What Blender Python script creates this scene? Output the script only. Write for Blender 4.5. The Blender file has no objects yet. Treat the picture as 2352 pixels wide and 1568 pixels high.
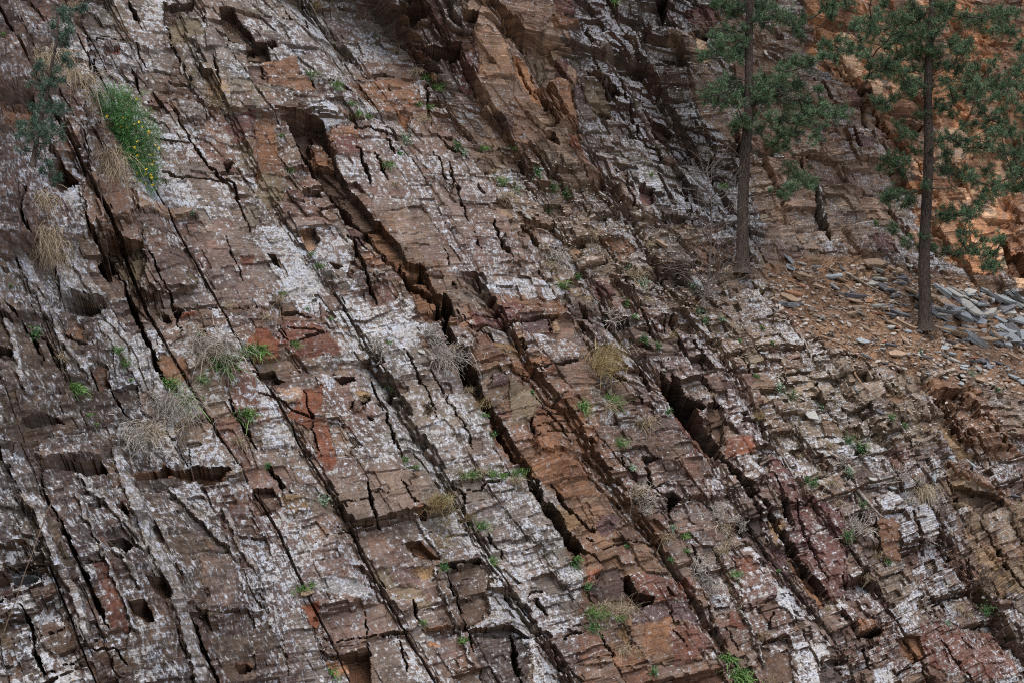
import bpy, math, random
import numpy as np
from mathutils import Vector, Matrix

# ------------------------------------------------------------------ camera, world, sun
C = bpy.context.scene
col = C.collection
PITCH = math.radians(8.0)
CAMZ = 1.6
HF = 0.728                       # picture width per metre of distance
cam_d = bpy.data.cameras.new("camera"); cam = bpy.data.objects.new("camera", cam_d); col.objects.link(cam)
cam_d.sensor_width = 36.0; cam_d.lens = 36.0 / HF
cam.location = (0, 0, CAMZ); cam.rotation_euler = (math.radians(90) + PITCH, 0, 0)
cam_d.clip_start = 0.1; cam_d.clip_end = 800
cam_d.dof.use_dof = True; cam_d.dof.focus_distance = 21.0; cam_d.dof.aperture_fstop = 11.0
C.camera = cam
SUN_EL, SUN_AZ = math.radians(58), math.radians(-28)      # light from above, behind the camera's left shoulder
w = bpy.data.worlds.new("World"); C.world = w; w.use_nodes = True
nt = w.node_tree; bg = nt.nodes["Background"]
sky = nt.nodes.new("ShaderNodeTexSky"); sky.sky_type = 'NISHITA'; sky.sun_disc = False
sky.sun_elevation = SUN_EL; sky.sun_rotation = math.radians(180) + SUN_AZ
sky.air_density = 1.0; sky.dust_density = 3.0
nt.links.new(sky.outputs[0], bg.inputs[0]); bg.inputs[1].default_value = 0.13
sd = bpy.data.lights.new("sun", 'SUN'); so = bpy.data.objects.new("sun", sd); col.objects.link(so)
sd.energy = 1.6; sd.angle = math.radians(18); sd.color = (1.0, 0.95, 0.88)
sdir = Vector((math.sin(SUN_AZ) * math.cos(SUN_EL), -math.cos(SUN_AZ) * math.cos(SUN_EL), math.sin(SUN_EL)))
so.rotation_euler = sdir.to_track_quat('Z', 'Y').to_euler()
C.view_settings.view_transform = 'Standard'; C.view_settings.look = 'None'
C.view_settings.gamma = 1; C.view_settings.exposure = 0.98
C.render.engine = 'CYCLES'; C.cycles.use_denoising = False; C.cycles.filter_width = 1.1; C.cycles.max_bounces = 5; C.cycles.diffuse_bounces = 3

# ------------------------------------------------------------------ noise helpers
M32 = np.uint64(0xFFFFFFFF)
def hsh(i, j=0, s=0):
    i = np.asarray(i).astype(np.int64).astype(np.uint64); j = np.asarray(j).astype(np.int64).astype(np.uint64)
    h = (i * np.uint64(374761393) + j * np.uint64(668265263) + np.uint64(s * 974711 + 12345)) & M32
    h = ((h ^ (h >> np.uint64(13))) * np.uint64(1274126177)) & M32
    h = ((h ^ (h >> np.uint64(16))) * np.uint64(2246822519)) & M32
    h = h ^ (h >> np.uint64(15))
    return (h & np.uint64(0xFFFFFF)).astype(np.float64) / 16777216.0
def vn(x, y, s=0):
    i = np.floor(x); j = np.floor(y); fx = x - i; fy = y - j
    fx = fx * fx * (3 - 2 * fx); fy = fy * fy * (3 - 2 * fy)
    a = hsh(i, j, s); b = hsh(i + 1, j, s); c = hsh(i, j + 1, s); d = hsh(i + 1, j + 1, s)
    return (a + (b - a) * fx) * (1 - fy) + (c + (d - c) * fx) * fy
def fbm(x, y, s=0, o=4, r=0.5):
    t = 0; a = 1; n = 0
    for k in range(o):
        t = t + a * vn(x * 2 ** k, y * 2 ** k, s + k * 7); n += a; a *= r
    return t / n
def jf(x, s, k=0, j=0.75):
    """irregular 1-D cells: index, fraction, distance to the nearest joint, width"""
    i = np.floor(x); f = x - i; r = hsh(i, k, s) * j
    idx = np.where(f < r, i - 1, i)
    L = idx + hsh(idx, k, s) * j; U = idx + 1 + hsh(idx + 1, k, s) * j
    return idx, (x - L) / (U - L), np.minimum(x - L, U - x), U - L
def sst(a, b, x):
    t = np.clip((x - a) / (b - a), 0, 1); return t * t * (3 - 2 * t)

# ------------------------------------------------------------------ the lie of the land
CC = HF / 2352.0                 # layout unit: 1/2352 of the picture's width
def to_world(px, py, y):
    X = (px - 1176) * CC * y; Z = (784 - py) * CC * y; Y = y
    cp, sp = math.cos(PITCH), math.sin(PITCH)
    return X, Y * cp - Z * sp, CAMZ + Y * sp + Z * cp
RIBX = ([-2000, 0, 150, 330, 460, 520, 580, 850, 1050, 1300, 1568, 2200],
        [60, 195, 205, 205, 235, 255, 215, 368, 420, 640, 770, 1100])
def inv_depth(px, py):
    pxe = np.clip(px, -900, 3200)
    w1 = .0667 - 1.73e-5 * (pxe - 400) + 1.3e-5 * (py - 800)
    w1 = np.maximum(w1, 0.016)
    # right: scree apron that lies flatter and brings the foot of the slope forward
    bl = 380 + (px - 1100) * 0.2476
    w1 = w1 + 0.0045 * sst(0, 330, py - bl) * sst(1550, 2050, px)
    # far cliff rising behind the scree
    w2 = .0488 - 1.62e-5 * (px - 1100) + 0.25e-5 * (py - 380)
    m = sst(-60, 60, (px - 870) - (py) * 0.62)
    w2 = np.maximum(w2, 0.014)
    w = w1 + np.maximum(0, w2 - w1) * m
    return np.maximum(w, 0.012)
def rib(px, py):
    """the near buttress at the left stands closer to the camera"""
    d = np.interp(py, RIBX[0], RIBX[1]) - px
    return 1 + 0.045 * (d > 0) + 0.22 * sst(0, 500, d)
def inv_full(px, py): return inv_depth(px, py) * rib(px, py)

def axis(a, b, step, far, n):
    core = np.arange(a, b, step)
    t = np.linspace(0, 1, n + 1)[1:]
    lo = a - far * t ** 2.2; hi = core[-1] + far * t ** 2.2
    return np.concatenate([lo[::-1], core, hi])
KX = ([0, 350, 800, 1200, 1700, 2000, 2352], [.42, .53, .60, .64, .68, .62, .58])
GX = axis(-490, 2990, 2.15, 1300, 70)      # the mesh rows and columns run with the beds and the joints
GY = axis(-420, 2150, 2.25, 800, 50)
G0, G1 = np.meshgrid(GX, GY)
ybed = 1.0 / np.clip(.0667 - 1.55e-5 * (np.clip(G0, -300, 2700) - 400), .02, 1)
warp3 = (fbm(G0 / 300, G1 / 300, 21, 3) - .5) * 34
PY = 640 + (G1 - 640) * 18.5 / ybed - .05 * (G0 - 1176) - warp3
warp1 = (fbm(G0 / 420, G1 / 420, 11, 3) - .5) * 80
PX = G0 + np.interp(G0, *KX) * (PY - 784) - warp1
W = inv_depth(PX, PY)
for _ in range(2):               # soften the folds
    Wp = np.pad(W, 2, mode='edge')
    W = sum(Wp[2 + dy:Wp.shape[0] - 2 + dy, 2 + dx:Wp.shape[1] - 2 + dx] for dy, dx in ((0, 0), (2, 0), (-2, 0), (0, 2), (0, -2))) / 5
W = W * rib(PX + (fbm(PX / 30, PY / 30, 8, 3) - .5) * 24, PY)
Y0 = 1.0 / W

# band coordinate A (metres across the steep joints) and bedding coordinate B (metres up through the beds)
xs = np.linspace(-2600, 4600, 1500)
ys = 1.0 / np.clip(.0667 - 1.55e-5 * (np.clip(xs, -900, 3200) - 400), .02, 1)
Aint = np.concatenate([[0], np.cumsum((ys[1:] + ys[:-1]) / 2 * CC * np.diff(xs))])
A = np.interp(G0, xs, Aint)
B = -(G1 - 640) * CC * 18.5 * 0.93

# ------------------------------------------------------------------ what the photograph shows, polygon by polygon
def T(i, j, pts): return [(588 * i + x / 3.0, 522.6 * j + y / 3.0) for x, y in pts]
PAL = dict(
 brown=(.175, .108, .075), pink=(.20, .135, .105), grey=(.20, .165, .135), dark=(.055, .043, .040), dbrown=(.085, .052, .034),  # dark: dark rock, and the shade painted into crevices and deep recesses
 tan=(.24, .165, .10), olive=(.17, .135, .085), red=(.21, .070, .034), rust=(.20, .098, .050), dred=(.15, .058, .038),
 purple=(.085, .05, .052), plum=(.105, .042, .038), orange=(.56, .285, .14), ochre=(.26, .165, .08), cream=(.66, .46, .29), soil=(.225, .135, .078),
 pale=(.36, .36, .35), blue=(.10, .12, .13), peach=(.43, .27, .17), sand=(.33, .225, .15), bark=(.1, .07, .05))
# big zones: (poly, colour, lichen, roughness)
ZONES = [
 (T(0,0,[(-600,-300),(620,-300),(620,700),(700,980),(1100,2600),(1500,3900),(2300,5000),(-600,5000)]), 'brown', .50, .9),
 (T(0,0,[(-300,1600),(700,1900),(1100,2600),(1900,3900),(2300,5000),(-300,5000)]), 'dbrown', .52, .9),
 (T(0,0,[(620,-300),(1764,-300),(1764,600),(1500,850),(1200,350),(1100,500),(1000,800),(640,600)]), 'grey', .56, .8),
 (T(0,0,[(940,640),(1250,760),(1400,960),(1560,1240),(1720,1600),(950,1380),(900,1100)]), 'grey', .74, .30),
 (T(0,0,[(1150,160),(1370,80),(1560,290),(1764,650),(1850,1568),(1700,1400),(1600,1000),(1480,800),(1290,550),(1200,330)]), 'olive', .30, .6),
 (T(0,1,[(980,-60),(1700,-60),(1850,200),(1950,560),(1500,560),(1200,480),(1080,380)]), 'pink', .38, .40),
 (T(0,1,[(1200,470),(1700,520),(1764,700),(1400,720),(1250,700)]), 'brown', .5, .6),
 (T(1,0,[(-500,-300),(900,-300),(1050,300),(1230,900),(900,900),(400,760),(-500,400)]), 'grey', .60, .9),
 (T(1,0,[(400,400),(1000,420),(1250,900),(900,860),(640,700)]), 'brown', .42, .8),
 (T(1,0,[(650,860),(1500,960),(1764,1500),(1764,2000),(1400,1990),(900,1600),(760,1300)]), 'pink', .50, .45),
 (T(1,0,[(870,20),(1060,330),(1170,500),(1430,620),(1500,400),(1530,300),(1440,60),(1230,-200),(900,-200)]), 'dbrown', .16, 1.2),
 (T(1,0,[(1500,-200),(2250,-200),(2220,560),(2270,1180),(2050,1100),(1764,1000),(1640,1000),(1580,860),(1530,620),(1490,300)]), 'peach', .22, .6),
 (T(2,0,[(440,-300),(1330,-300),(1320,500),(1500,800),(1764,1180),(1764,1700),(1000,1450),(600,1050),(430,700),(400,300)]), 'dark', .72, 1.2),
 (T(2,0,[(470,600),(900,1000),(1200,1200),(900,1400),(600,1200),(460,1100)]), 'grey', .66, 1.0),
 (T(2,0,[(1100,250),(1800,-200),(2000,-200),(2200,500),(2700,1200),(2760,1700),(1764,1700),(1560,1000),(1300,700)]), 'sand', .44, 1.0),
 (T(3,0,[(190,-300),(2600,-300),(2600,2100),(1500,1950),(1100,1700),(1000,1080),(560,580),(330,250)]), 'orange', .06, 1.3),
 (T(3,0,[(330,500),(560,600),(1000,1080),(1050,1500),(700,1560),(400,1100),(300,700)]), 'sand', .26, .9),
 (T(1,1,[(60,-30),(620,-30),(700,300),(830,540),(1000,430),(1160,740),(1150,800),(780,850),(620,620),(450,640),(290,560),(230,420),(130,230)]), 'grey', .84, .6),
 (T(1,1,[(520,690),(1000,800),(1250,850),(1800,1600),(1850,2300),(1500,2000),(950,1650),(640,960)]), 'grey', .56, .55),
 (T(1,1,[(0,560),(500,640),(640,900),(960,1600),(1000,2100),(0,1900),(-300,1500),(-100,900)]), 'brown', .42, .6),
 (T(1,1,[(1330,480),(1764,370),(2050,400),(2100,560),(1764,560),(1500,620),(1380,560)]), 'grey', .80, .5),
 (T(1,1,[(1400,620),(1764,530),(2050,580),(2250,1000),(2300,1500),(2400,1900),(2100,2100),(1850,1700),(1650,1250),(1450,950)]), 'rust', .30, .7),
 (T(2,0,[(-60,1050),(500,1150),(900,1450),(1764,1700),(1850,2200),(2300,2900),(1764,2900),(900,2200),(350,2250),(200,1900),(-60,1500)]), 'tan', .50, 1.5),
 (T(2,1,[(300,600),(900,500),(1900,1100),(2500,1568),(2000,1700),(1500,1568),(1000,1500),(700,1400),(450,900)]), 'brown', .52, 1.3),
 (T(3,1,[(-100,270),(200,200),(700,200),(1764,500),(2100,600),(2100,1500),(1764,1150),(1300,1000),(600,900),(150,600)]), 'soil', .05, 1.0),
 (T(3,1,[(50,640),(600,850),(1300,1000),(1764,1200),(1764,1600),(300,1500),(-100,1200)]), 'tan', .46, 1.5),
 (T(2,2,[(-100,-60),(600,-30),(900,300),(1300,900),(1500,1700),(1800,2600),(500,2600),(480,900),(300,450)]), 'rust', .28, .7),
 (T(2,2,[(600,-60),(1600,-30),(1700,500),(1900,1200),(2000,1700),(1500,1700),(1250,900),(900,400)]), 'brown', .42, .9),
 (T(3,2,[(0,-100),(1200,0),(1450,900),(1900,1100),(1900,2600),(0,2600)]), 'brown', .55, 1.1),
 (T(1,2,[(-50,-50),(1000,0),(1150,350),(1300,800),(1400,1700),(300,2600),(150,1000)]), 'pink', .40, .45),
 (T(1,2,[(1050,60),(1764,60),(2050,200),(2250,950),(2250,1250),(1600,1250),(1300,800),(1150,350)]), 'grey', .60, .7),
 (T(3,2,[(1180,130),(1600,200),(2300,500),(2300,1100),(1440,960),(1390,760),(1310,450),(1270,320)]), 'ochre', .05, .9),
]
# smaller faces and blocks: (poly, metres out(+)/in(-), colour or None, lichen or None, roughness or None)
FACES = [
 (T(0,0,[(300,900),(420,880),(600,1010),(560,1110),(410,1085)]), .22, 'brown', .45, .3),
 (T(0,0,[(-200,300),(200,320),(250,640),(-200,640)]), .25, 'brown', .35, .5),
 (T(0,1,[(380,250),(560,270),(720,440),(730,505),(520,425),(410,435)]), .22, 'grey', .55, .3),
 (T(0,1,[(640,-60),(960,-40),(1000,125),(860,95),(700,30)]), .18, 'brown', .35, .4),
 (T(0,2,[(300,-60),(700,-40),(740,55),(440,50),(280,90)]), .2, 'brown', .4, .5),
 # top left
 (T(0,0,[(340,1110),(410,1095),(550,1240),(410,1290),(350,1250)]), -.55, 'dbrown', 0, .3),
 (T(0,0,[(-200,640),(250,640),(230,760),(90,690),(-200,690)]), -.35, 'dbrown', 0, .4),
 (T(0,0,[(0,690),(230,760),(260,930),(90,900),(0,800)]), -.15, 'rust', .1, .4),
 (T(0,0,[(1510,70),(1600,60),(1690,230),(1730,250),(1764,330),(1570,310),(1540,200)]), -.35, 'dbrown', .05, .8),
 (T(0,0,[(1120,0),(1330,-20),(1310,30),(1200,150),(1130,145)]), -.22, 'dbrown', .1, .6),
 (T(0,0,[(1150,170),(1400,130),(1400,260),(1180,300)]), -.05, 'olive', .08, .5),
 (T(0,0,[(1540,1090),(1610,1080),(1570,1170)]), -.25, 'dbrown', 0, .3),
 (T(0,0,[(730,350),(825,320),(820,380),(740,390)]), -.10, 'dred', .05, .3),
 (T(0,0,[(1560,830),(1764,800),(1764,980),(1600,960)]), .02, 'plum', .12, .3),
 (T(0,0,[(1400,530),(1560,560),(1600,720),(1430,640)]), .0, 'tan', .2, .3),
 (T(0,0,[(920,1370),(1320,1400),(1340,1440),(950,1490)]), .14, 'sand', .3, .2),
 (T(0,0,[(560,1240),(880,1270),(930,1380),(920,1568),(600,1568)]), .10, 'brown', .3, .3),
 (T(0,0,[(1200,690),(1380,700),(1440,800),(1300,830),(1230,770)]), .12, 'grey', .45, 1.2),
 # left middle
 (T(0,1,[(690,40),(830,50),(860,100),(980,130),(750,170),(700,100)]), -.32, 'dbrown', 0, .5),
 (T(0,1,[(760,180),(990,150),(960,300),(930,480),(900,430),(830,240)]), -.15, 'olive', 0, .3),
 (T(0,1,[(880,330),(1060,400),(1090,540),(940,540)]), -.10, 'dbrown', .1, .4),
 (T(0,1,[(410,440),(520,430),(730,510),(600,565),(480,530),(440,520)]), -.45, 'dbrown', 0, .5),
 (T(0,1,[(440,560),(500,560),(560,640),(580,720),(430,640)]), -.1, 'rust', .1, .6),
 (T(0,1,[(1165,445),(1255,490),(1240,560),(1200,540)]), -.40, 'dbrown', 0, .3),
 (T(0,1,[(350,130),(440,170),(420,190),(340,150)]), -.25, 'dbrown', 0, .3),
 (T(0,1,[(410,640),(580,720),(560,755),(430,700)]), -.30, 'dbrown', 0, .5),
 (T(0,1,[(560,760),(660,770),(680,830),(560,830)]), .05, 'dbrown', .2, .3),
 (T(0,1,[(1240,525),(1330,510),(1330,545),(1240,560)]), .08, 'red', 0, .3),
 (T(0,1,[(1100,500),(1160,520),(1180,590),(1110,560)]), -.25, 'dbrown', 0, .3),
 (T(0,1,[(-60,480),(110,550),(-60,535)]), -.4, 'dark', 0, .5),
 (T(0,1,[(-60,700),(70,760),(60,810),(-60,790)]), -.4, 'dark', 0, .5),
 (T(0,1,[(130,1250),(300,1210),(430,1290),(200,1335),(120,1310)]), -.35, 'dark', 0, .5),
 (T(0,1,[(640,870),(730,900),(720,1040),(660,1060),(610,950)]), -.12, 'rust', .1, .8),
 (T(0,1,[(1080,830),(1250,830),(1300,1000),(1200,1040),(1090,960)]), .03, 'rust', .1, .3),
 (T(0,1,[(1280,215),(1350,270),(1350,340),(1290,300)]), -.08, 'olive', 0, .2),
 (T(0,1,[(1640,155),(1740,160),(1740,215),(1670,215)]), -.05, 'dred', 0, .2),
 (T(0,1,[(930,1080),(1180,1100),(1180,1300),(980,1240)]), .06, 'pink', .3, .5),
 (T(0,1,[(1590,1000),(1764,960),(1764,1300),(1700,1330),(1600,1150)]), .04, 'dred', .35, .4),
 # bottom left
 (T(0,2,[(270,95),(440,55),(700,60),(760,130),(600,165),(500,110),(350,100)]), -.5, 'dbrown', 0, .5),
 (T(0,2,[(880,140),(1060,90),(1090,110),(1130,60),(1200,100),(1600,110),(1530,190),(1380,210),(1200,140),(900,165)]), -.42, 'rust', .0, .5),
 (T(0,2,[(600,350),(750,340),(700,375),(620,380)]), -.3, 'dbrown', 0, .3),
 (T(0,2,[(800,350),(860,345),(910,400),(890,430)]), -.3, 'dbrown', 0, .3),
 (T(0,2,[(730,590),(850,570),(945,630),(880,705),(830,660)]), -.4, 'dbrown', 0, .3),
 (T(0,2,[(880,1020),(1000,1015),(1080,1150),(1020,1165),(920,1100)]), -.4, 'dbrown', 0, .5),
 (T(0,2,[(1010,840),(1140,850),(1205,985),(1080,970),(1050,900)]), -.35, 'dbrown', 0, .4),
 (T(0,2,[(1610,1440),(1690,1410),(1750,1450),(1640,1490)]), -.4, 'rust', 0, .3),
 (T(0,2,[(1250,1100),(1430,1080),(1450,1200),(1350,1130)]), -.25, 'dark', 0, .3),
 (T(0,2,[(40,780),(270,770),(240,860),(110,890)]), -.12, 'blue', 0, .2),
 (T(0,2,[(-60,0),(130,0),(200,330),(60,640),(-60,640)]), .0, 'dark', .45, .3),
 (T(0,2,[(220,1150),(440,1110),(560,1300),(360,1400),(250,1250)]), .05, 'dbrown', .2, .3),
 (T(0,2,[(640,740),(780,740),(830,1000),(900,1200),(780,1200),(700,950)]), .0, 'dred', .15, .3),
 (T(0,2,[(1300,350),(1450,450),(1500,560),(1380,560),(1200,400)]), -.08, 'dark', .25, .3),
 (T(0,2,[(1380,700),(1640,760),(1660,1060),(1440,1080)]), .08, 'pink', .30, .3),
 # top middle, the dark overhang
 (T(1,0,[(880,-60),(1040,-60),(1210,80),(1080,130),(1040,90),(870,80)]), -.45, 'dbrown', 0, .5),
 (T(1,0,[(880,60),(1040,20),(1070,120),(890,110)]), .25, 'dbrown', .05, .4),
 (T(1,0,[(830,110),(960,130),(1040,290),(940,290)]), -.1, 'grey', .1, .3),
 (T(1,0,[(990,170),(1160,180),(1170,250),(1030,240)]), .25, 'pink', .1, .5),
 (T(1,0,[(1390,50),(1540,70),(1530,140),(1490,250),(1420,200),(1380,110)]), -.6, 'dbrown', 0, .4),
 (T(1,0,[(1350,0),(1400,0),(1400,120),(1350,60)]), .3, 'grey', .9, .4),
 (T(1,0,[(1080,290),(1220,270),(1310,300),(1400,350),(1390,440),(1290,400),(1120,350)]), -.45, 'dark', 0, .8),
 (T(1,0,[(1160,420),(1300,470),(1200,480)]), -.3, 'dark', 0, .3),
 (T(1,0,[(1190,500),(1250,500),(1250,560),(1210,550)]), .05, 'peach', 0, .3),
 (T(1,0,[(1400,420),(1520,430),(1520,600),(1440,640),(1390,520)]), .0, 'plum', .45, .3),
 (T(1,0,[(-60,310),(60,320),(110,440),(-60,480)]), -.35, 'dbrown', 0, .5),
 (T(1,0,[(65,320),(130,320),(155,370),(100,380)]), -.3, 'dbrown', 0, .3),
 (T(1,0,[(30,490),(270,440),(330,580),(440,700),(300,720),(110,640)]), .03, 'rust', .12, .35),
 (T(1,0,[(90,640),(400,720),(360,790),(180,800)]), .0, 'dbrown', .35, .4),
 (T(1,0,[(620,550),(1080,560),(1130,720),(900,790),(700,680)]), .0, 'rust', .28, .5),
 (T(1,0,[(370,770),(520,750),(640,870),(480,895),(400,830)]), .05, 'grey', .95, .5),
 (T(1,0,[(970,770),(1060,780),(1040,900),(1000,840)]), -.14, 'rust', 0, .3),
 (T(1,0,[(510,980),(690,960),(740,1090),(540,1060)]), .03, 'plum', .12, .3),
 (T(1,0,[(520,890),(700,900),(720,960),(500,980)]), .05, 'rust', .2, .3),
 (T(1,0,[(0,830),(110,830),(150,1080),(190,1200),(0,1200)]), -.04, 'rust', .12, .5),
 (T(1,0,[(0,1190),(190,1200),(210,1360),(100,1420),(0,1300)]), -.03, 'olive', .12, .5),
 (T(1,0,[(1500,250),(1600,230),(1740,470),(1764,620),(1540,620)]), .10, 'peach', .04, .25),
 (T(1,0,[(1540,640),(1764,640),(1764,1000),(1640,1000)]), .05, 'sand', .25, .3),
 (T(1,0,[(1600,830),(1764,850),(1764,960),(1650,930)]), .05, 'purple', .05, .3),
 # the long crevice; its 'dark' fills put the shade inside into the rock colour
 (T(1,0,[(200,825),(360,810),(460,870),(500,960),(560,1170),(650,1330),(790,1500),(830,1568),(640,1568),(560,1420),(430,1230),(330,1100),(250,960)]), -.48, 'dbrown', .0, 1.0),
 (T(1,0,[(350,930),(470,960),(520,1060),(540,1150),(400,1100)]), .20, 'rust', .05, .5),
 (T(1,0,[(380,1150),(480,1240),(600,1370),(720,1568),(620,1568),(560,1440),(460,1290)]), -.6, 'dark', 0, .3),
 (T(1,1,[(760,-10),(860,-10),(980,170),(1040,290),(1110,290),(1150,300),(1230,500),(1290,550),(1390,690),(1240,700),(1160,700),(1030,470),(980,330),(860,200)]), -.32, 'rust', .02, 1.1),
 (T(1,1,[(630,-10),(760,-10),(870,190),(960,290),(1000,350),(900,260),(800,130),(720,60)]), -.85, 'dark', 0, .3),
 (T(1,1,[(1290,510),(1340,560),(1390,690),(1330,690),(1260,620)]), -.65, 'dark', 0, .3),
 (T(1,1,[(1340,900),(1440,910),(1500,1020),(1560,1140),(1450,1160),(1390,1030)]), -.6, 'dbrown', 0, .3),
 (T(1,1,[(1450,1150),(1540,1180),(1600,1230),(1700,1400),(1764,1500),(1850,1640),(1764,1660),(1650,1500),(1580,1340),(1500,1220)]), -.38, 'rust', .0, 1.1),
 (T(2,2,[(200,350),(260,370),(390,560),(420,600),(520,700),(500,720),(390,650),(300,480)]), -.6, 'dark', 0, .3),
 (T(1,1,[(640,30),(720,60),(760,140),(690,170)]), .05, 'purple', .0, .3),
 (T(1,1,[(700,190),(860,200),(900,290),(740,260)]), .03, 'rust', .35, .5),
 # centre
 (T(1,1,[(300,10),(390,5),(440,95),(370,160),(330,110)]), -.28, 'peach', 0, .2),
 (T(1,1,[(70,140),(140,150),(180,240),(120,200)]), -.25, 'dbrown', 0, .3),
 (T(1,1,[(500,230),(610,250),(560,270)]), -.25, 'dbrown', 0, .3),
 (T(1,1,[(440,290),(540,290),(550,325),(460,335)]), .14, 'pale', .2, .2),
 (T(1,1,[(660,280),(720,300),(760,400),(810,500),(760,500),(700,380)]), .0, 'dark', .25, .3),
 (T(1,1,[(490,520),(540,560),(540,610),(510,580)]), -.1, 'olive', 0, .3),
 (T(1,1,[(0,650),(70,650),(150,740),(165,860),(80,880),(0,900),(-75,830),(-60,740)]), .04, 'red', 0, .2),
 (T(1,1,[(190,600),(480,660),(600,860),(300,870),(160,740)]), .04, 'dred', .14, .25),
 (T(1,1,[(20,940),(120,940),(130,1000),(210,1040),(120,1060),(0,990)]), -.22, 'dbrown', 0, .5),
 (T(1,1,[(210,1270),(330,1080),(460,1050),(440,1200),(380,1280),(370,1370)]), -.02, 'red', .04, .2),
 (T(1,1,[(150,1080),(320,1060),(310,1150),(200,1150)]), .0, 'peach', .3, .3),
 (T(1,1,[(380,1290),(490,1290),(560,1600),(470,1660),(420,1568)]), -.02, 'red', .08, .3),
 (T(1,1,[(30,1300),(240,1300),(260,1470),(50,1500)]), .03, 'grey', .7, .3),
 (T(1,1,[(540,1000),(670,990),(680,1020),(590,1055)]), -.28, 'dbrown', 0, .3),
 (T(1,1,[(710,1130),(795,1130),(790,1160),(740,1200)]), -.32, 'dark', 0, .3),
 (T(1,1,[(670,1100),(800,1090),(800,1128),(700,1130)]), .05, 'ochre', .1, .3),
 (T(1,1,[(660,1180),(740,1180),(720,1255),(670,1250)]), .08, 'dbrown', .1, .3),
 (T(1,1,[(760,1270),(810,1290),(790,1310)]), -.28, 'dark', 0, .3),
 (T(1,1,[(920,1080),(1010,1060),(1040,1130),(940,1130)]), -.12, 'dbrown', 0, .3),
 (T(1,1,[(1150,1210),(1200,1230),(1210,1300),(1170,1290)]), -.12, 'dbrown', 0, .3),
 (T(1,1,[(1350,400),(1390,450),(1340,450)]), -.28, 'dbrown', 0, .3),
 (T(1,1,[(1460,640),(1764,560),(1850,600),(1800,690),(1500,760)]), .05, 'plum', .10, .4),
 (T(1,1,[(1250,690),(1380,690),(1400,740),(1300,740)]), .12, 'rust', .1, .4),
 (T(1,1,[(1540,760),(1764,720),(1764,830),(1600,850)]), .03, 'grey', .45, .6),
 (T(1,1,[(1620,860),(1764,820),(1850,800),(1860,900),(1700,930)]), .0, 'ochre', .05, .2),
 (T(1,1,[(1350,830),(1500,830),(1480,910),(1370,910)]), .15, 'grey', .5, .4),
 (T(1,1,[(1620,1050),(1764,1030),(1764,1100),(1600,1140)]), .0, 'purple', .15, .4),
 (T(2,1,[(60,650),(240,680),(260,760),(60,800)]), .0, 'purple', .08, .4),
 (T(2,1,[(260,680),(310,690),(330,760),(280,780)]), .0, 'ochre', .2, .4),
 (T(2,1,[(-20,930),(240,970),(100,1050),(-20,1050)]), .02, 'rust', .03, .2),
 (T(2,1,[(60,780),(440,860),(440,960),(260,990),(60,900)]), .05, 'brown', .6, .5),
 (T(2,1,[(250,990),(440,965),(450,985),(270,1010)]), -.2, 'dark', 0, .2),
 (T(2,1,[(-20,1080),(130,1140),(215,1220),(100,1400),(-20,1400)]), .0, 'olive', .08, .3),
 (T(2,1,[(110,1370),(390,1210),(480,1330),(550,1480),(530,1600),(150,1600),(130,1450)]), .12, 'rust', .16, .35),
 (T(2,2,[(20,60),(420,0),(520,200),(600,330),(300,330),(120,170)]), .02, 'rust', .03, .5),
 (T(2,2,[(280,380),(420,430),(480,500),(390,560)]), .03, 'ochre', .03, .4),
 (T(2,1,[(600,70),(800,70),(880,150),(740,230),(690,150)]), -.14, 'rust', .03, .4),
 (T(2,1,[(540,720),(660,780),(640,850),(580,840)]), -.1, 'purple', .2, .4),
 (T(2,1,[(530,380),(680,390),(720,480),(600,480)]), .04, 'plum', .35, .3),
 (T(2,1,[(420,220),(650,190),(640,240),(450,280)]), .12, 'sand', .4, .3),
 (T(2,1,[(360,60),(440,70),(500,130),(440,210),(400,180)]), -.1, 'soil', 0, .6),
 (T(2,1,[(1230,430),(1310,440),(1300,560),(1240,500)]), -.1, 'soil', 0, .6),
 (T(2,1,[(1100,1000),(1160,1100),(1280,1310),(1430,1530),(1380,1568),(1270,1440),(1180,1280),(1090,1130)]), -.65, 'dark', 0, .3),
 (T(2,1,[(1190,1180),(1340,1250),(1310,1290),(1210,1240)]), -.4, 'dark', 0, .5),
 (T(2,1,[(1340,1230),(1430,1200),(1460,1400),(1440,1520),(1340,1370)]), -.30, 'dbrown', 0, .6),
 (T(2,1,[(1030,1010),(1100,1110),(1380,1568),(1250,1568),(1080,1300)]), -.16, 'dred', .06, .5),
 (T(2,1,[(1460,1480),(1640,1460),(1680,1568),(1480,1600)]), .05, 'red', .08, .3),
 (T(2,1,[(850,580),(1000,560),(1020,640),(900,660)]), .06, 'brown', .3, .4),
 (T(2,1,[(840,630),(870,640),(860,700),(720,700),(730,640)]), -.1, 'dark', .3, 1.2),
 # bottom middle
 (T(1,2,[(-20,190),(110,190),(170,370),(30,410),(-20,350)]), -.2, 'dbrown', .05, .3),
 (T(1,2,[(160,300),(350,290),(380,410),(230,430)]), .05, 'ochre', .25, .5),
 (T(1,2,[(290,460),(390,450),(390,520),(320,520)]), -.02, 'purple', .03, .2),
 (T(1,2,[(470,0),(560,0),(530,110),(490,110)]), -.02, 'red', .05, .2),
 (T(1,2,[(40,390),(170,380),(400,400),(440,570),(400,700),(300,900),(200,900),(100,600)]), .0, None, .72, .5),
 (T(1,2,[(1060,380),(1160,370),(1175,420),(1130,430)]), -.35, 'rust', 0, .3),
 (T(1,2,[(1040,590),(1140,570),(1230,690),(1270,720),(1150,715),(1050,650)]), -.28, 'rust', 0, 1.2),
 (T(1,2,[(1060,755),(1220,760),(1220,860),(1140,850)]), -.04, 'ochre', .05, .2),
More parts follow.
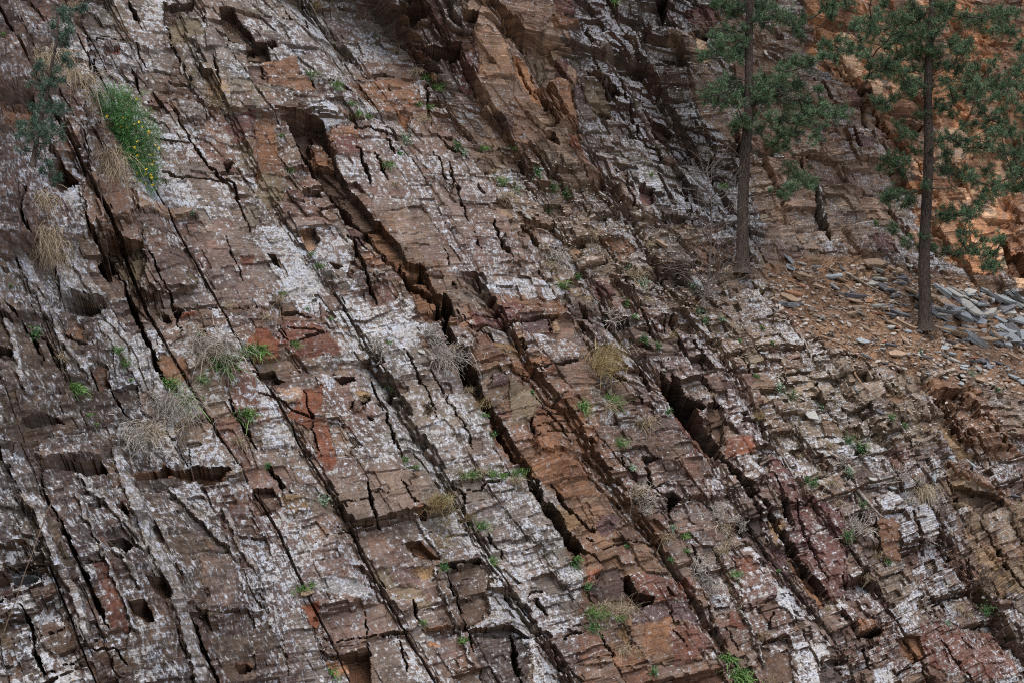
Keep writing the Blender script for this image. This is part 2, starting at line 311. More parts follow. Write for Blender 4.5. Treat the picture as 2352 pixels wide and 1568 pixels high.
 (T(1,2,[(780,780),(900,770),(980,900),(1130,900),(1210,1040),(1120,1060),(870,900)]), -.05, 'olive', .12, .3),
 (T(1,2,[(1240,755),(1550,700),(1555,730),(1380,760),(1390,790),(1250,770)]), -.35, 'dark', 0, .3),
 (T(1,2,[(1340,790),(1560,730),(1640,850),(1600,960),(1590,1110),(1460,1190),(1370,960),(1330,850)]), -.14, 'dbrown', .04, .2),
 (T(1,2,[(1460,1195),(1560,1140),(1764,1110),(1764,1150),(1480,1212)]), .05, None, .85, .3),
 (T(1,2,[(1470,1215),(1764,1160),(1900,1240),(1764,1270),(1700,1270),(1480,1240)]), -.25, 'dark', 0, .5),
 (T(1,2,[(1490,1240),(1900,1230),(1850,1700),(1600,1700)]), -.06, 'dark', .25, .5),
 (T(1,2,[(500,1385),(780,1330),(800,1600),(660,1600),(630,1440),(590,1400)]), -.42, 'rust', .0, .2),
 (T(1,2,[(440,1340),(760,1260),(785,1330),(500,1385)]), .12, 'brown', .25, .3),
 (T(1,2,[(490,1400),(610,1410),(650,1480),(540,1500)]), .0, 'orange', .1, .3),
 (T(1,2,[(430,1000),(1070,980),(1130,1180),(780,1245),(460,1330)]), .06, 'pink', .28, .25),
 (T(1,2,[(380,860),(560,850),(780,870),(760,960),(540,960),(420,920)]), -.03, 'pale', .5, .3),
 (T(1,2,[(310,1040),(440,1000),(430,1150),(400,1190)]), .0, 'red', .0, .2),
 (T(1,2,[(230,1020),(400,1180),(460,1400),(520,1640),(400,1640),(280,1300)]), .0, 'grey', .35, .8),
 (T(1,2,[(1180,1265),(1290,1310),(1200,1310)]), .0, 'orange', .0, .3),
 (T(1,2,[(1150,1190),(1330,1185),(1340,1210),(1170,1230)]), .15, 'rust', .1, .3),
 (T(2,2,[(20,1180),(110,1300),(100,1450),(20,1450)]), -.08, 'dark', .12, .2),
 (T(2,2,[(0,1180),(130,1180),(300,1600),(200,1600),(100,1330)]), .05, None, .85, .3),
 (T(2,2,[(130,1370),(280,1370),(440,1600),(150,1600)]), .0, None, .85, .5),
 # bottom right
 (T(2,2,[(540,520),(700,420),(760,460),(620,600)]), .0, 'purple', .03, .2),
 (T(2,2,[(620,800),(740,790),(790,1010),(640,1040),(530,960)]), -.08, 'dark', .02, .2),
 (T(2,2,[(490,820),(620,800),(520,900)]), .0, 'red', .12, .3),
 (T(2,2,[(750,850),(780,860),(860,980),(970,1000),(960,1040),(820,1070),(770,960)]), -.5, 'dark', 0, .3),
 (T(2,2,[(880,40),(910,40),(1040,60),(910,100)]), -.3, 'dark', 0, .3),
 (T(2,2,[(1000,310),(1100,290),(1140,330),(1060,430),(1040,350)]), -.4, 'dark', 0, .5),
 (T(2,2,[(1040,920),(1070,915),(1120,1000),(1080,990)]), -.3, 'dark', 0, .3),
 (T(2,2,[(780,850),(1220,850),(1250,1000),(1000,1040),(900,990)]), .05, 'dred', .28, .4),
 (T(2,2,[(900,1180),(1060,1150),(1050,1380),(910,1400)]), -.02, 'rust', .03, .2),
 (T(2,2,[(1060,1220),(1280,1170),(1380,1350),(1100,1500)]), .02, 'dred', .12, .3),
 (T(2,2,[(800,1060),(1200,1020),(1300,1180),(1060,1150),(820,1200)]), .0, 'purple', .2, .4),
 (T(2,2,[(720,1200),(790,1210),(800,1320),(740,1310)]), -.12, 'ochre', .0, .2),
 (T(2,2,[(1580,380),(1680,360),(1764,560),(1764,700),(1600,530)]), -.02, 'dark', .02, .2),
 (T(2,2,[(1490,1080),(1560,1080),(1600,1200),(1500,1180)]), .0, 'dred', .05, .3),
 (T(2,2,[(1510,690),(1640,700),(1680,800),(1540,790)]), -.05, 'dred', .05, .3),
 (T(3,2,[(0,30),(150,60),(230,250),(500,400),(540,650),(580,960),(450,960),(300,720),(140,600),(160,560),(200,450),(0,200)]), .06, 'plum', .26, .5),
 (T(3,2,[(90,290),(130,300),(195,465),(150,420)]), -.4, 'dark', 0, .3),
 (T(3,2,[(0,440),(130,430),(120,560),(60,580)]), .0, 'ochre', .05, .8),
 (T(3,2,[(150,630),(290,740),(310,740),(340,830),(450,970),(380,940),(230,760)]), -.55, 'dark', 0, .3),
 (T(3,2,[(170,690),(300,850),(440,1000),(380,1010),(200,780)]), -.2, 'rust', .02, .5),
 (T(3,2,[(0,580),(150,640),(180,850),(350,980),(250,980),(0,700)]), -.08, 'purple', .06, .4),
 (T(3,2,[(650,1195),(800,1160),(810,1190),(780,1230),(650,1230)]), -.35, 'dark', 0, .3),
 (T(3,2,[(610,1100),(770,1120),(790,1160),(650,1195)]), .12, 'rust', .12, .3),
 (T(3,2,[(750,440),(880,420),(930,720),(830,700),(780,600)]), .0, 'rust', .06, .4),
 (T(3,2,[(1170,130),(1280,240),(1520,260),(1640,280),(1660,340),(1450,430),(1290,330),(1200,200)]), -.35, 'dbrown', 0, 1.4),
 (T(3,2,[(1170,80),(1330,70),(1600,200),(1640,270),(1520,250),(1280,180)]), .15, 'rust', .2, 1.3),
 (T(3,2,[(20,880),(120,920),(200,1130),(60,1020)]), .0, 'pale', .9, .3),
 (T(3,2,[(150,1300),(400,1300),(420,1450),(350,1400),(340,1600),(200,1600)]), .0, None, .85, .5),
 (T(3,2,[(760,1440),(900,1400),(900,1600),(760,1600)]), .0, None, .82, .5),
 (T(3,2,[(850,1050),(1050,900),(1050,1220),(920,1240)]), .0, None, .72, .5),
 (T(3,2,[(-60,1340),(130,1370),(170,1600),(-60,1600)]), -.05, 'dbrown', .03, .2),
 (T(3,2,[(350,1460),(480,1500),(500,1600),(350,1600)]), -.05, 'dark', .03, .2),
 (T(3,2,[(900,1240),(1060,1230),(1100,1380),(1020,1400),(940,1330)]), -.16, 'rust', .05, .3),
 (T(3,2,[(1050,1150),(1600,1180),(1764,1500),(1400,1568),(1100,1400)]), .0, 'dred', .3, .5),
 (T(3,2,[(1480,1000),(1660,1000),(1660,1060),(1480,1060)]), .15, 'brown', .15, .3),
 (T(3,2,[(1160,370),(1220,360),(1220,440),(1190,430)]), .0, 'dark', 0, .2),
 # upper right cliffs
 (T(2,0,[(300,560),(380,540),(450,850),(450,920),(290,920),(170,700)]), .18, 'rust', .08, .2),
 (T(2,0,[(370,990),(450,980),(470,1110),(400,1090)]), .1, 'red', .05, .2),
 (T(2,0,[(0,470),(120,560),(190,800),(120,760),(20,600)]), -.05, 'orange', .05, .4),
 (T(2,0,[(150,320),(220,310),(260,460),(190,560)]), -.1, 'olive', .03, .3),
 (T(2,0,[(20,180),(220,200),(210,310),(60,330)]), .12, 'brown', .03, .4),
 (T(2,0,[(260,200),(440,200),(430,260),(280,270)]), .12, 'rust', .05, .4),
 (T(2,0,[(300,400),(390,400),(390,500),(310,490)]), .05, 'plum', .05, .4),
 (T(2,0,[(230,960),(280,960),(320,1050),(220,1010)]), -.4, 'dark', 0, .3),
 (T(2,0,[(290,0),(440,20),(430,140),(300,150)]), .05, 'plum', .05, .4),
 (T(2,0,[(640,540),(720,560),(760,640),(700,650),(640,590)]), -.42, 'dark', 0, .4),
 (T(2,0,[(510,500),(620,520),(610,560),(540,530)]), -.3, 'dbrown', 0, .4),
 (T(2,0,[(500,570),(640,570),(690,760),(600,770),(500,680)]), -.05, 'olive', .1, .5),
 (T(2,0,[(600,720),(690,740),(690,780),(600,780)]), -.25, 'dbrown', .0, .8),
 (T(2,0,[(400,590),(480,600),(500,740),(440,760)]), .0, 'purple', .15, .2),
 (T(2,0,[(1000,770),(1090,790),(1120,880),(1040,910),(990,850)]), -.4, 'dbrown', 0, .5),
 (T(2,0,[(920,930),(1010,960),(1040,1000),(930,980)]), -.4, 'dark', 0, .4),
 (T(2,0,[(960,-60),(1080,-60),(1040,180),(1170,240),(1090,255),(1000,120)]), -.35, 'dark', 0, .5),
 (T(2,0,[(1230,250),(1380,220),(1340,310),(1240,300)]), -.42, 'dark', 0, .4),
 (T(2,0,[(1210,60),(1400,40),(1420,190),(1230,230)]), .1, 'plum', .12, .4),
 (T(2,0,[(1240,290),(1330,290),(1380,460),(1300,480)]), .0, 'cream', .05, .4),
 (T(2,0,[(650,40),(730,60),(860,200),(830,330),(900,540),(1010,900),(880,900),(780,620),(640,400),(560,340),(620,290),(740,420),(690,200)]), .02, None, .85, 1.0),
 (T(2,0,[(1250,760),(1560,1040),(1540,1180),(1390,1150),(1150,900),(1000,700)]), .0, None, .72, 1.0),
 (T(2,0,[(750,1120),(1250,1180),(1100,1330),(850,1320)]), .0, None, .70, 1.2),
 (T(2,0,[(880,1260),(980,1290),(990,1380),(900,1420)]), -.2, 'plum', .05, .3),
 (T(2,0,[(1060,1010),(1150,1010),(1160,1080),(1080,1090)]), .12, 'brown', .15, .3),
 (T(2,0,[(480,1160),(650,1250),(650,1370),(520,1280)]), -.14, 'brown', .15, 1.0),
 (T(3,0,[(470,220),(600,230),(640,400),(650,560),(560,560),(500,400)]), .0, 'cream', .05, .7),
 (T(3,0,[(640,600),(780,580),(800,760),(900,850),(720,740)]), .0, 'cream', .06, .7),
 (T(3,0,[(1180,860),(1420,880),(1400,1000),(1300,1130),(1180,1150)]), .0, 'cream', .25, .7),
 (T(3,0,[(280,-60),(600,-60),(620,120),(560,190),(430,200),(330,120)]), .0, 'rust', .0, 1.0),
 (T(3,0,[(1340,80),(1530,50),(1500,110),(1350,130)]), -.5, 'dbrown', 0, .4),
 (T(3,0,[(1400,0),(1764,-60),(1764,180),(1560,90)]), .0, 'brown', .15, 1.0),
 (T(3,0,[(1600,480),(1764,500),(1900,560),(1764,580),(1640,550)]), -.55, 'dbrown', 0, .4),
 (T(3,0,[(1590,290),(1700,290),(1764,420),(1640,430)]), .05, 'rust', .03, .4),
 (T(3,0,[(1150,430),(1340,400),(1330,440),(1200,470)]), -.4, 'dbrown', 0, .4),
 (T(3,0,[(860,860),(1060,860),(1050,900),(930,890)]), -.4, 'dbrown', 0, .4),
 (T(3,0,[(540,620),(620,640),(650,720),(570,700)]), .06, 'plum', .05, .4),
 (T(3,0,[(600,940),(730,960),(735,1030),(640,1030)]), .1, 'purple', .03, .3),
 (T(3,0,[(320,830),(420,840),(400,960),(340,940)]), .0, 'purple', .05, .4),
 (T(3,0,[(120,300),(260,300),(270,380),(130,400)]), .0, 'grey', .1, .4),
 (T(3,0,[(300,1220),(340,1220),(385,1420),(380,1590),(330,1590)]), -.35, 'dark', 0, .3),
 (T(3,0,[(210,60),(330,240),(330,290),(240,270)]), .1, 'purple', .3, .4),
 (T(3,1,[(1530,60),(1640,20),(1700,140),(1760,190),(1900,400),(1740,400),(1640,400),(1600,300)]), -.8, 'dbrown', 0, .6),
 (T(3,1,[(1720,170),(1900,100),(1900,330),(1740,330)]), .3, 'rust', .1, 1.0),
 (T(3,1,[(720,60),(830,40),(860,160),(780,200)]), .0, 'plum', .1, .3),
 (T(3,1,[(1080,1050),(1260,1010),(1440,1100),(1540,1230),(1640,1500),(1764,1600),(1600,1600),(1300,1450),(1180,1300),(1140,1180)]), .12, 'rust', .18, 1.7),
 (T(3,1,[(1180,1330),(1300,1450),(1450,1600),(1300,1568),(1180,1450)]), -.1, 'ochre', .08, .5),
 (T(3,1,[(780,1090),(900,1160),(960,1180),(900,1220),(800,1180)]), -.12, 'soil', 0, .6),
 (T(3,1,[(1020,1360),(1180,1350),(1200,1400),(1080,1430)]), -.05, 'tan', .1, .3),
]
# cracks and crevices: (points, width in layout units, depth in m)
CRACKS = [(T(*a), w_, d_) for a, w_, d_ in [
 ((0,0,[(885,0),(930,90),(975,210)]),8,.45), ((0,0,[(905,460),(940,570),(965,650)]),5,.3),
 ((0,0,[(1200,760),(1330,960),(1480,1180),(1600,1240),(1660,1400),(1720,1560)]),4,.25), ((0,0,[(945,290),(960,380),(1020,450)]),4,.25),
 ((0,0,[(1145,160),(1180,300),(1270,450),(1330,620)]),3,.2), ((0,0,[(650,380),(665,560),(700,670)]),4,.25),
 ((0,0,[(1380,60),(1400,130),(1430,180)]),3,.2), ((0,0,[(1460,400),(1500,500),(1530,640)]),3,.2),
 ((0,0,[(640,200),(840,240)]),3,.15), ((0,0,[(1060,920),(1330,960)]),3,.15), ((0,0,[(1080,1130),(1300,1180),(1560,1230)]),3,.15), ((0,0,[(1000,680),(1200,690)]),3,.2),
 ((0,0,[(520,900),(600,1020),(660,1150)]),5,.25), ((0,0,[(600,1430),(610,1568)]),6,.3),((0,0,[(160,1250),(130,1400),(190,1568)]),7,.3),
 ((0,1,[(615,-30),(700,90),(780,220),(860,380),(930,550),(1000,720),(1060,880),(1110,990),(1140,1080)]),9,.55),
 ((0,1,[(1580,1150),(1650,1300),(1764,1490)]),7,.35), ((0,1,[(1000,120),(1100,300),(1180,480),(1240,700)]),4,.2),((0,1,[(1240,485),(1764,500)]),3,.12),
 ((0,1,[(1400,280),(1430,380)]),3,.15),((0,1,[(1540,0),(1620,200),(1680,330)]),2.5,.1),((0,1,[(1380,1180),(1440,1290),(1500,1400)]),4,.2),
 ((0,1,[(600,930),(660,1060)]),8,.35),((0,1,[(250,620),(330,800),(390,900)]),5,.25),((0,1,[(0,440),(100,520),(180,640),(260,830)]),6,.3),((0,1,[(730,1000),(830,1220),(900,1260)]),4,.25),
 ((0,2,[(130,1010),(200,1150),(230,1350),(290,1490),(370,1490)]),9,.35), ((0,2,[(420,440),(480,600),(560,780),(660,1000),(740,1180)]),12,.25),
 ((0,2,[(30,775),(370,710)]),4,.25), ((0,2,[(-40,1000),(130,960)]),4,.25), ((0,2,[(270,130),(330,320),(400,450)]),10,.2), ((0,2,[(230,1240),(430,1190)]),3,.15),
 ((0,2,[(380,1440),(620,1370)]),4,.2), ((0,2,[(560,760),(740,730)]),4,.2), ((0,2,[(1270,1100),(1650,1080)]),3,.15), ((0,2,[(1330,1120),(1400,1330),(1500,1568)]),7,.3),((0,2,[(620,1320),(790,1310),(880,1440)]),5,.25),
 ((1,0,[(700,1030),(740,1150),(800,1290)]),6,.35), ((1,0,[(830,1060),(860,1160),(900,1260)]),7,.35), ((1,0,[(1330,1120),(1380,1300),(1450,1568)]),4,.25),
 ((1,0,[(1230,1040),(1320,1250),(1370,1350)]),3,.2), ((1,0,[(910,970),(950,1080)]),6,.3), ((1,0,[(370,610),(410,690)]),6,.3), ((1,0,[(1250,920),(1350,1020),(1480,1100)]),4,.25),
 ((1,0,[(1050,250),(1100,420),(1180,560),(1180,760),(1220,870)]),4,.2), ((1,0,[(740,660),(780,710)]),4,.2), ((1,0,[(920,600),(950,680)]),3,.15),
 ((1,0,[(640,830),(700,900),(800,900)]),5,.25), ((1,0,[(340,130),(370,220)]),5,.25), ((1,0,[(580,200),(600,230)]),4,.2), ((1,0,[(20,480),(50,580)]),5,.25), ((1,0,[(190,60),(250,180)]),3,.15),
 ((1,0,[(780,910),(930,940),(1070,930)]),4,.2), ((1,0,[(1480,1220),(1560,1380)]),4,.2), ((1,0,[(690,520),(960,540)]),3,.12),((1,0,[(500,620),(620,640)]),3,.12),
 ((1,1,[(1540,760),(1620,860)]),6,.3), ((1,1,[(1110,290),(1190,430)]),6,.35), ((1,1,[(640,60),(700,190),(740,280),(800,430),(830,520)]),5,.3), ((1,1,[(640,80),(700,100),(760,190)]),3,.2),
 ((1,1,[(20,1090),(150,1150),(270,1240),(380,1300)]),4,.2), ((1,1,[(1010,850),(1110,1000),(1180,1160),(1250,1300)]),4,.2), ((1,1,[(780,950),(860,1150),(930,1350),(990,1568)]),4,.22),
 ((1,1,[(590,440),(640,600)]),3,.2),((1,1,[(1500,80),(1560,200)]),4,.25), ((1,1,[(1640,0),(1720,200),(1760,260)]),5,.25), ((1,1,[(150,640),(240,780)]),3,.15),((1,1,[(330,1080),(400,1400),(440,1568)]),3,.15),
 ((1,1,[(1380,620),(1470,740)]),4,.25),((1,1,[(1450,680),(1764,610)]),3,.15),((1,1,[(1500,765),(1764,710)]),3,.15),((1,1,[(1570,1080),(1764,1030)]),3,.15),((1,1,[(210,660),(480,690)]),3,.1),((1,1,[(230,760),(500,690)]),2.5,.08),
 ((1,1,[(140,560),(280,560),(390,600)]),4,.18),((1,1,[(990,250),(1060,470),(1100,580)]),4,.3),((1,1,[(1290,170),(1330,300)]),3,.2),((1,1,[(650,1240),(690,1150)]),3,.2),((1,1,[(1200,980),(1310,1180),(1440,1400),(1500,1560)]),3,.15),
 ((2,1,[(60,30),(170,170)]),8,.45), ((2,1,[(450,670),(530,780)]),5,.25), ((2,1,[(590,550),(650,650),(720,740),(750,800)]),8,.4), ((2,1,[(1080,600),(1140,720),(1210,900)]),7,.35),
 ((2,1,[(1040,630),(1060,700)]),7,.35), ((2,1,[(860,940),(960,1120),(990,1150)]),9,.4), ((2,1,[(1250,950),(1330,1080),(1400,1200)]),5,.3), ((2,1,[(1580,830),(1660,1000)]),6,.3), ((2,1,[(150,1200),(210,1300),(330,1430),(390,1510)]),5,.3),
 ((2,1,[(-20,1055),(200,1020),(300,1000)]),3,.15),((2,1,[(0,720),(300,660)]),4,.18),((2,1,[(130,1370),(370,1290)]),2.5,.08),((2,1,[(140,1430),(480,1330)]),2.5,.08),((2,1,[(140,1500),(520,1400)]),2.5,.08),
 ((2,1,[(230,690),(260,780)]),4,.2),((2,1,[(60,830),(90,880)]),4,.2),((2,1,[(900,450),(1010,410),(1150,440)]),4,.25),((2,1,[(1000,310),(1100,270)]),5,.3),((2,1,[(860,1210),(960,1300)]),6,.3),((2,1,[(1210,700),(1310,860),(1350,960)]),4,.2),
 ((2,1,[(120,1380),(130,1500)]),6,.3),((2,1,[(430,560),(560,690)]),5,.25),((2,1,[(760,340),(830,480)]),3,.2),((2,1,[(870,560),(960,740),(1040,840)]),3,.2),((2,1,[(1450,880),(1500,1010)]),3,.2),
 ((2,0,[(150,700),(280,880),(300,920),(220,930)]),6,.3), ((2,0,[(0,480),(60,620),(150,740)]),4,.2), ((2,0,[(1380,1060),(1400,1250)]),7,.35), ((2,0,[(1500,920),(1570,1060)]),6,.3), ((2,0,[(1210,1240),(1250,1530)]),5,.3),
 ((2,0,[(440,150),(520,280),(600,450),(680,680)]),5,.3),((2,0,[(730,450),(800,620),(900,880),(1030,1000)]),4,.2),((2,0,[(20,330),(60,440),(140,640)]),5,.3),((2,0,[(700,1170),(780,1200)]),6,.3),((2,0,[(800,1230),(840,1420)]),5,.3),((2,0,[(430,820),(470,900)]),3,.2),
 ((3,0,[(600,640),(700,720),(760,830),(850,920)]),5,.3), ((3,0,[(470,430),(520,480),(600,600)]),4,.2),((3,0,[(210,1080),(260,1200),(320,1280)]),6,.3),((3,0,[(550,880),(640,1030)]),4,.25),((3,0,[(900,1010),(960,1080)]),6,.3),((3,0,[(340,500),(420,640),(480,740)]),4,.25),((3,0,[(1000,1100),(1080,1250)]),4,.2),
 ((3,1,[(110,960),(140,1050)]),6,.3), ((3,1,[(1140,1180),(1240,1350),(1330,1470)]),8,.5), ((3,1,[(1480,1290),(1580,1450),(1640,1540)]),7,.4), ((3,1,[(540,1190),(620,1290)]),5,.3), ((3,1,[(350,1040),(400,1110)]),6,.3),((3,1,[(720,1300),(740,1380)]),5,.3),((3,1,[(400,0),(430,90)]),7,.4),
 ((3,1,[(200,1330),(240,1440)]),4,.25),((3,1,[(760,1000),(800,1060),(900,1150)]),5,.3),((3,1,[(1260,1250),(1320,1360)]),4,.25),
 ((1,2,[(80,20),(160,160),(240,270)]),8,.4), ((1,2,[(765,190),(800,330),(850,480)]),6,.3), ((1,2,[(980,170),(1040,250),(1110,350)]),4,.25), ((1,2,[(530,482),(830,465)]),4,.2), ((1,2,[(550,320),(780,310)]),3,.15), ((1,2,[(850,440),(1040,410)]),3,.12),
 ((1,2,[(500,570),(680,480)]),2,.08),((1,2,[(1380,200),(1460,330)]),5,.3),((1,2,[(1450,250),(1700,190)]),3,.15),((1,2,[(980,1215),(1010,1280),(1050,1480)]),4,.22),((1,2,[(760,1260),(800,1340)]),5,.3),((1,2,[(770,800),(800,880)]),4,.2),
 ((1,2,[(1310,790),(1380,980),(1440,1150),(1500,1350)]),5,.3),((1,2,[(1660,860),(1764,1010)]),5,.3),((1,2,[(1600,560),(1700,700)]),4,.2),((1,2,[(680,540),(730,700)]),2.5,.12),((1,2,[(780,280),(870,250),(930,300)]),2,.08),((1,2,[(470,1270),(1050,1190)]),3,.15),((1,2,[(740,1060),(780,1240)]),3,.12),((1,2,[(1080,980),(1130,1170)]),5,.2),
 ((2,2,[(250,250),(350,360),(470,500),(540,560)]),6,.35), ((2,2,[(900,130),(950,230),(990,300)]),7,.35), ((2,2,[(160,1000),(240,1110)]),10,.35), ((2,2,[(-10,1220),(20,1400),(60,1580)]),12,.35), ((2,2,[(610,1260),(670,1400)]),8,.35), ((2,2,[(1490,60),(1560,180),(1640,290),(1764,470)]),8,.45),
 ((2,2,[(1240,640),(1290,780)]),8,.35), ((2,2,[(1470,1180),(1560,1340)]),4,.25), ((2,2,[(470,60),(520,110)]),5,.25), ((2,2,[(420,590),(500,680)]),6,.35), ((2,2,[(610,770),(540,700),(600,760)]),4,.2), ((2,2,[(590,680),(900,600),(1040,610)]),3,.12),((2,2,[(1060,1050),(1080,1200)]),3,.15),((2,2,[(1080,1220),(1180,1340)]),3,.15),((2,2,[(500,600),(560,620)]),4,.2),
 ((2,2,[(100,1000),(130,950),(240,930)]),4,.25),((2,2,[(350,1270),(500,1240)]),6,.3),((2,2,[(1400,660),(1420,760)]),3,.2),((2,2,[(730,60),(760,140)]),5,.3),((2,2,[(1060,400),(1110,560)]),4,.2),((2,2,[(720,350),(760,400)]),5,.3),
 ((3,2,[(30,130),(110,330),(190,470)]),5,.3), ((3,2,[(180,300),(260,520),(360,700),(430,840)]),4,.2), ((3,2,[(530,1030),(600,1150),(650,1240)]),7,.4), ((3,2,[(1500,570),(1590,740),(1680,830),(1764,920)]),7,.4), ((3,2,[(1680,460),(1764,620)]),5,.3), ((3,2,[(350,1180),(410,1280)]),6,.35), ((3,2,[(1170,980),(1230,1050)]),6,.3), ((3,2,[(1090,1030),(1130,1090)]),5,.3),
 ((3,2,[(980,390),(1060,560),(1080,620)]),5,.3), ((3,2,[(730,440),(800,720)]),4,.25), ((3,2,[(0,1200),(30,1100)]),6,.3),((3,2,[(1040,1400),(1160,1568)]),5,.25),((3,2,[(1380,700),(1420,900)]),4,.25),((3,2,[(690,1290),(740,1450)]),6,.3),((3,2,[(520,800),(590,950)]),4,.25),((3,2,[(740,800),(800,940)]),4,.2),((3,2,[(1200,1250),(1400,1568)]),4,.2),((3,2,[(1430,480),(1560,650)]),5,.25),
]]
CRACKS += [([(665,285),(720,385),(790,475),(850,560),(920,640),(1000,700),(1035,800),(1075,870),(1120,950),(1160,1020),(1200,1085),(1260,1190),(1330,1290)], 13, .6),
 ([(1520,855),(1560,930),(1600,985),(1660,1060),(1750,1150),(1830,1260),(1910,1365)], 13, .6)]
FINS = [(T(*a), w_, d_) for a, w_, d_ in [
 ((0,2,[(180,330),(290,430),(340,580),(400,760),(520,950),(620,1280)]),12,.22), ((0,2,[(540,290),(600,430),(700,640),(760,800),(850,1000),(950,1230)]),5,.2), ((0,2,[(560,190),(740,350),(850,470),(1000,650)]),8,.22),
 ((0,2,[(770,650),(900,780),(980,930)]),6,.2), ((0,2,[(820,0),(870,160),(960,400),(1090,680),(1200,900),(1300,1200),(1400,1568)]),18,.3), ((0,2,[(1170,250),(1300,350),(1450,500),(1640,710)]),9,.28), ((0,2,[(1550,400),(1620,550),(1764,800)]),8,.2),
 ((0,1,[(0,560),(50,660),(110,900),(180,1100)]),9,.2), ((0,1,[(350,560),(420,760),(560,900),(620,1000)]),10,.22), ((0,1,[(100,100),(210,300),(330,560)]),14,.2),((0,1,[(450,100),(560,300),(720,520),(860,700),(980,900)]),14,.18),((0,1,[(700,620),(830,800),(1000,1050),(1120,1180)]),14,.15),
 ((3,0,[(330,1240),(360,1330),(390,1450),(405,1568)]),6,.3), ((1,0,[(1230,0),(1330,200),(1440,300)]),4,.3),((1,0,[(1300,0),(1380,150),(1440,300)]),4,.35),((1,2,[(1090,400),(1180,540),(1260,690)]),6,.15),((1,2,[(1220,800),(1300,1000),(1400,1250),(1500,1450)]),4,.2),((2,2,[(1560,1060),(1640,1250),(1720,1470)]),3,.25),
 ((0,0,[(1240,430),(1330,620),(1400,690),(1440,780)]),4,.15),((0,0,[(500,850),(600,1000),(660,1150)]),10,.15),((2,0,[(620,330),(760,480),(880,680),(990,880),(1030,950)]),7,.2),((2,2,[(1160,260),(1200,400)]),4,.2)]]

def inpoly(poly, x, y):
    r = np.zeros(x.shape, bool); n = len(poly)
    for k in range(n):
        x1, y1 = poly[k]; x2, y2 = poly[(k + 1) % n]
        if y1 == y2: continue
        c = (y1 > y) != (y2 > y)
        r ^= c & (x < (x2 - x1) * (y - y1) / (y2 - y1) + x1)
    return r
def bbox(poly, x, y, pad=0):
    xs_ = [p[0] for p in poly]; ys_ = [p[1] for p in poly]
    return np.nonzero((x > min(xs_) - pad) & (x < max(xs_) + pad) & (y > min(ys_) - pad) & (y < max(ys_) + pad))
def linedist(pts, x, y):
    d = np.full(x.shape, 1e9)
    for (x1, y1), (x2, y2) in zip(pts[:-1], pts[1:]):
        vx, vy = x2 - x1, y2 - y1
        t = np.clip(((x - x1) * vx + (y - y1) * vy) / (vx * vx + vy * vy), 0, 1)
        d = np.minimum(d, np.hypot(x - x1 - t * vx, y - y1 - t * vy))
    return d

# block patterns in rock coordinates
def blocks(wa, hb, s, jit=0.02, sa=0, sb=0, course=False):
    a = A + jit * (vn(A * 9, B * 11, s + 1) - .5) + sa; b = B + jit * (vn(A * 7, B * 7, s + 2) - .5) + sb
    if course:                       # beds run through, joints are staggered from bed to bed
        j, fb, db, hj = jf(b / hb, s + 3); wj = wa * (.55 + .9 * hsh(j, 5, s))
        i, fa, da, wi = jf(a / wj + hsh(j, 3, s) * 9, s, j); return i, j, fa, fb, da * wj, db * hb, hsh(i, j, s + 4)
    i, fa, da, wi = jf(a / wa, s)
    hb_i = hb * (.65 + .8 * hsh(i, 5, s))
    j, fb, db, hj = jf(b / hb_i + hsh(i, 3, s) * 9, s + 3, i)
    return i, j, fa, fb, da * wa, db * hb_i, hsh(i, j, s + 4)
SKA = (vn(A / 3.1, B / 2.3, 91) - .5) * .9 * (B + 1) * .35
SKB = (vn(A / 2.7, B / 2.9, 92) - .5) * .5
i3, j3, fa3, fb3, da3, db3, h3 = blocks(.17, .075, 400, .02, course=True)
i4, j4, fa4, fb4, da4, db4, h4 = blocks(.42, .028, 500, .01, course=True)
i0, j0, fa0, fb0, da0, db0, h0 = blocks(1.5, 2.0, 100, .015)
i1, j1, fa1, fb1, da1, db1, h1 = blocks(.62, .55, 200, .03, .25 * (B - np.floor(B / 1.7) * 1.7) * (hsh(i0, j0, 93) - .5) * 2, .12 * (hsh(i0, j0, 94) - .5) * 2 * A % 1.0)
rot = (hsh(i1, j1, 95) - .5) * 1.1
i2, j2, fa2, fb2, da2, db2, h2 = blocks(.30, .19, 300, .025, rot * B, (hsh(i1, j1, 96) - .5) * .3 * A, course=True)
def big(c):
    """the large steps, their edges broken bed by bed"""
    sa = (hsh(i3, j3, 600 + c) - .5) * .13; sb = (hsh(i3, j3, 620 + c) - .5) * .07
    I0, J0, F0, G0_, _, _, H0 = blocks(1.5, 2.0, 100, .015, sa, sb)
    I1, J1, F1, G1_, _, _, H1 = blocks(.62, .55, 200, .03, sa + .25 * (B - np.floor(B / 1.7) * 1.7) * (hsh(I0, J0, 93) - .5) * 2, sb + .12 * (hsh(I0, J0, 94) - .5) * 2 * A % 1.0)
    rg = .45 + .4 * hsh(I0, 7, 97); d = (H0 - .5) * .24 + (F0 * .05 - np.maximum(0, F0 - rg) / (1 - rg) * (.03 + .26 * (hsh(I0, J0, 104) > .55))) + (G0_ - .5) * (hsh(I0, J0, 98) - .6) * .3
    d = d + amp * ((H1 - .5) * .12 + (F1 - .5) * (hsh(I1, J1, 99) - .55) * .14 + (G1_ - .5) * (hsh(I1, J1, 101) - .65) * .13 - .16 * lev(hsh(I1, J1, 73), .86))
    return d

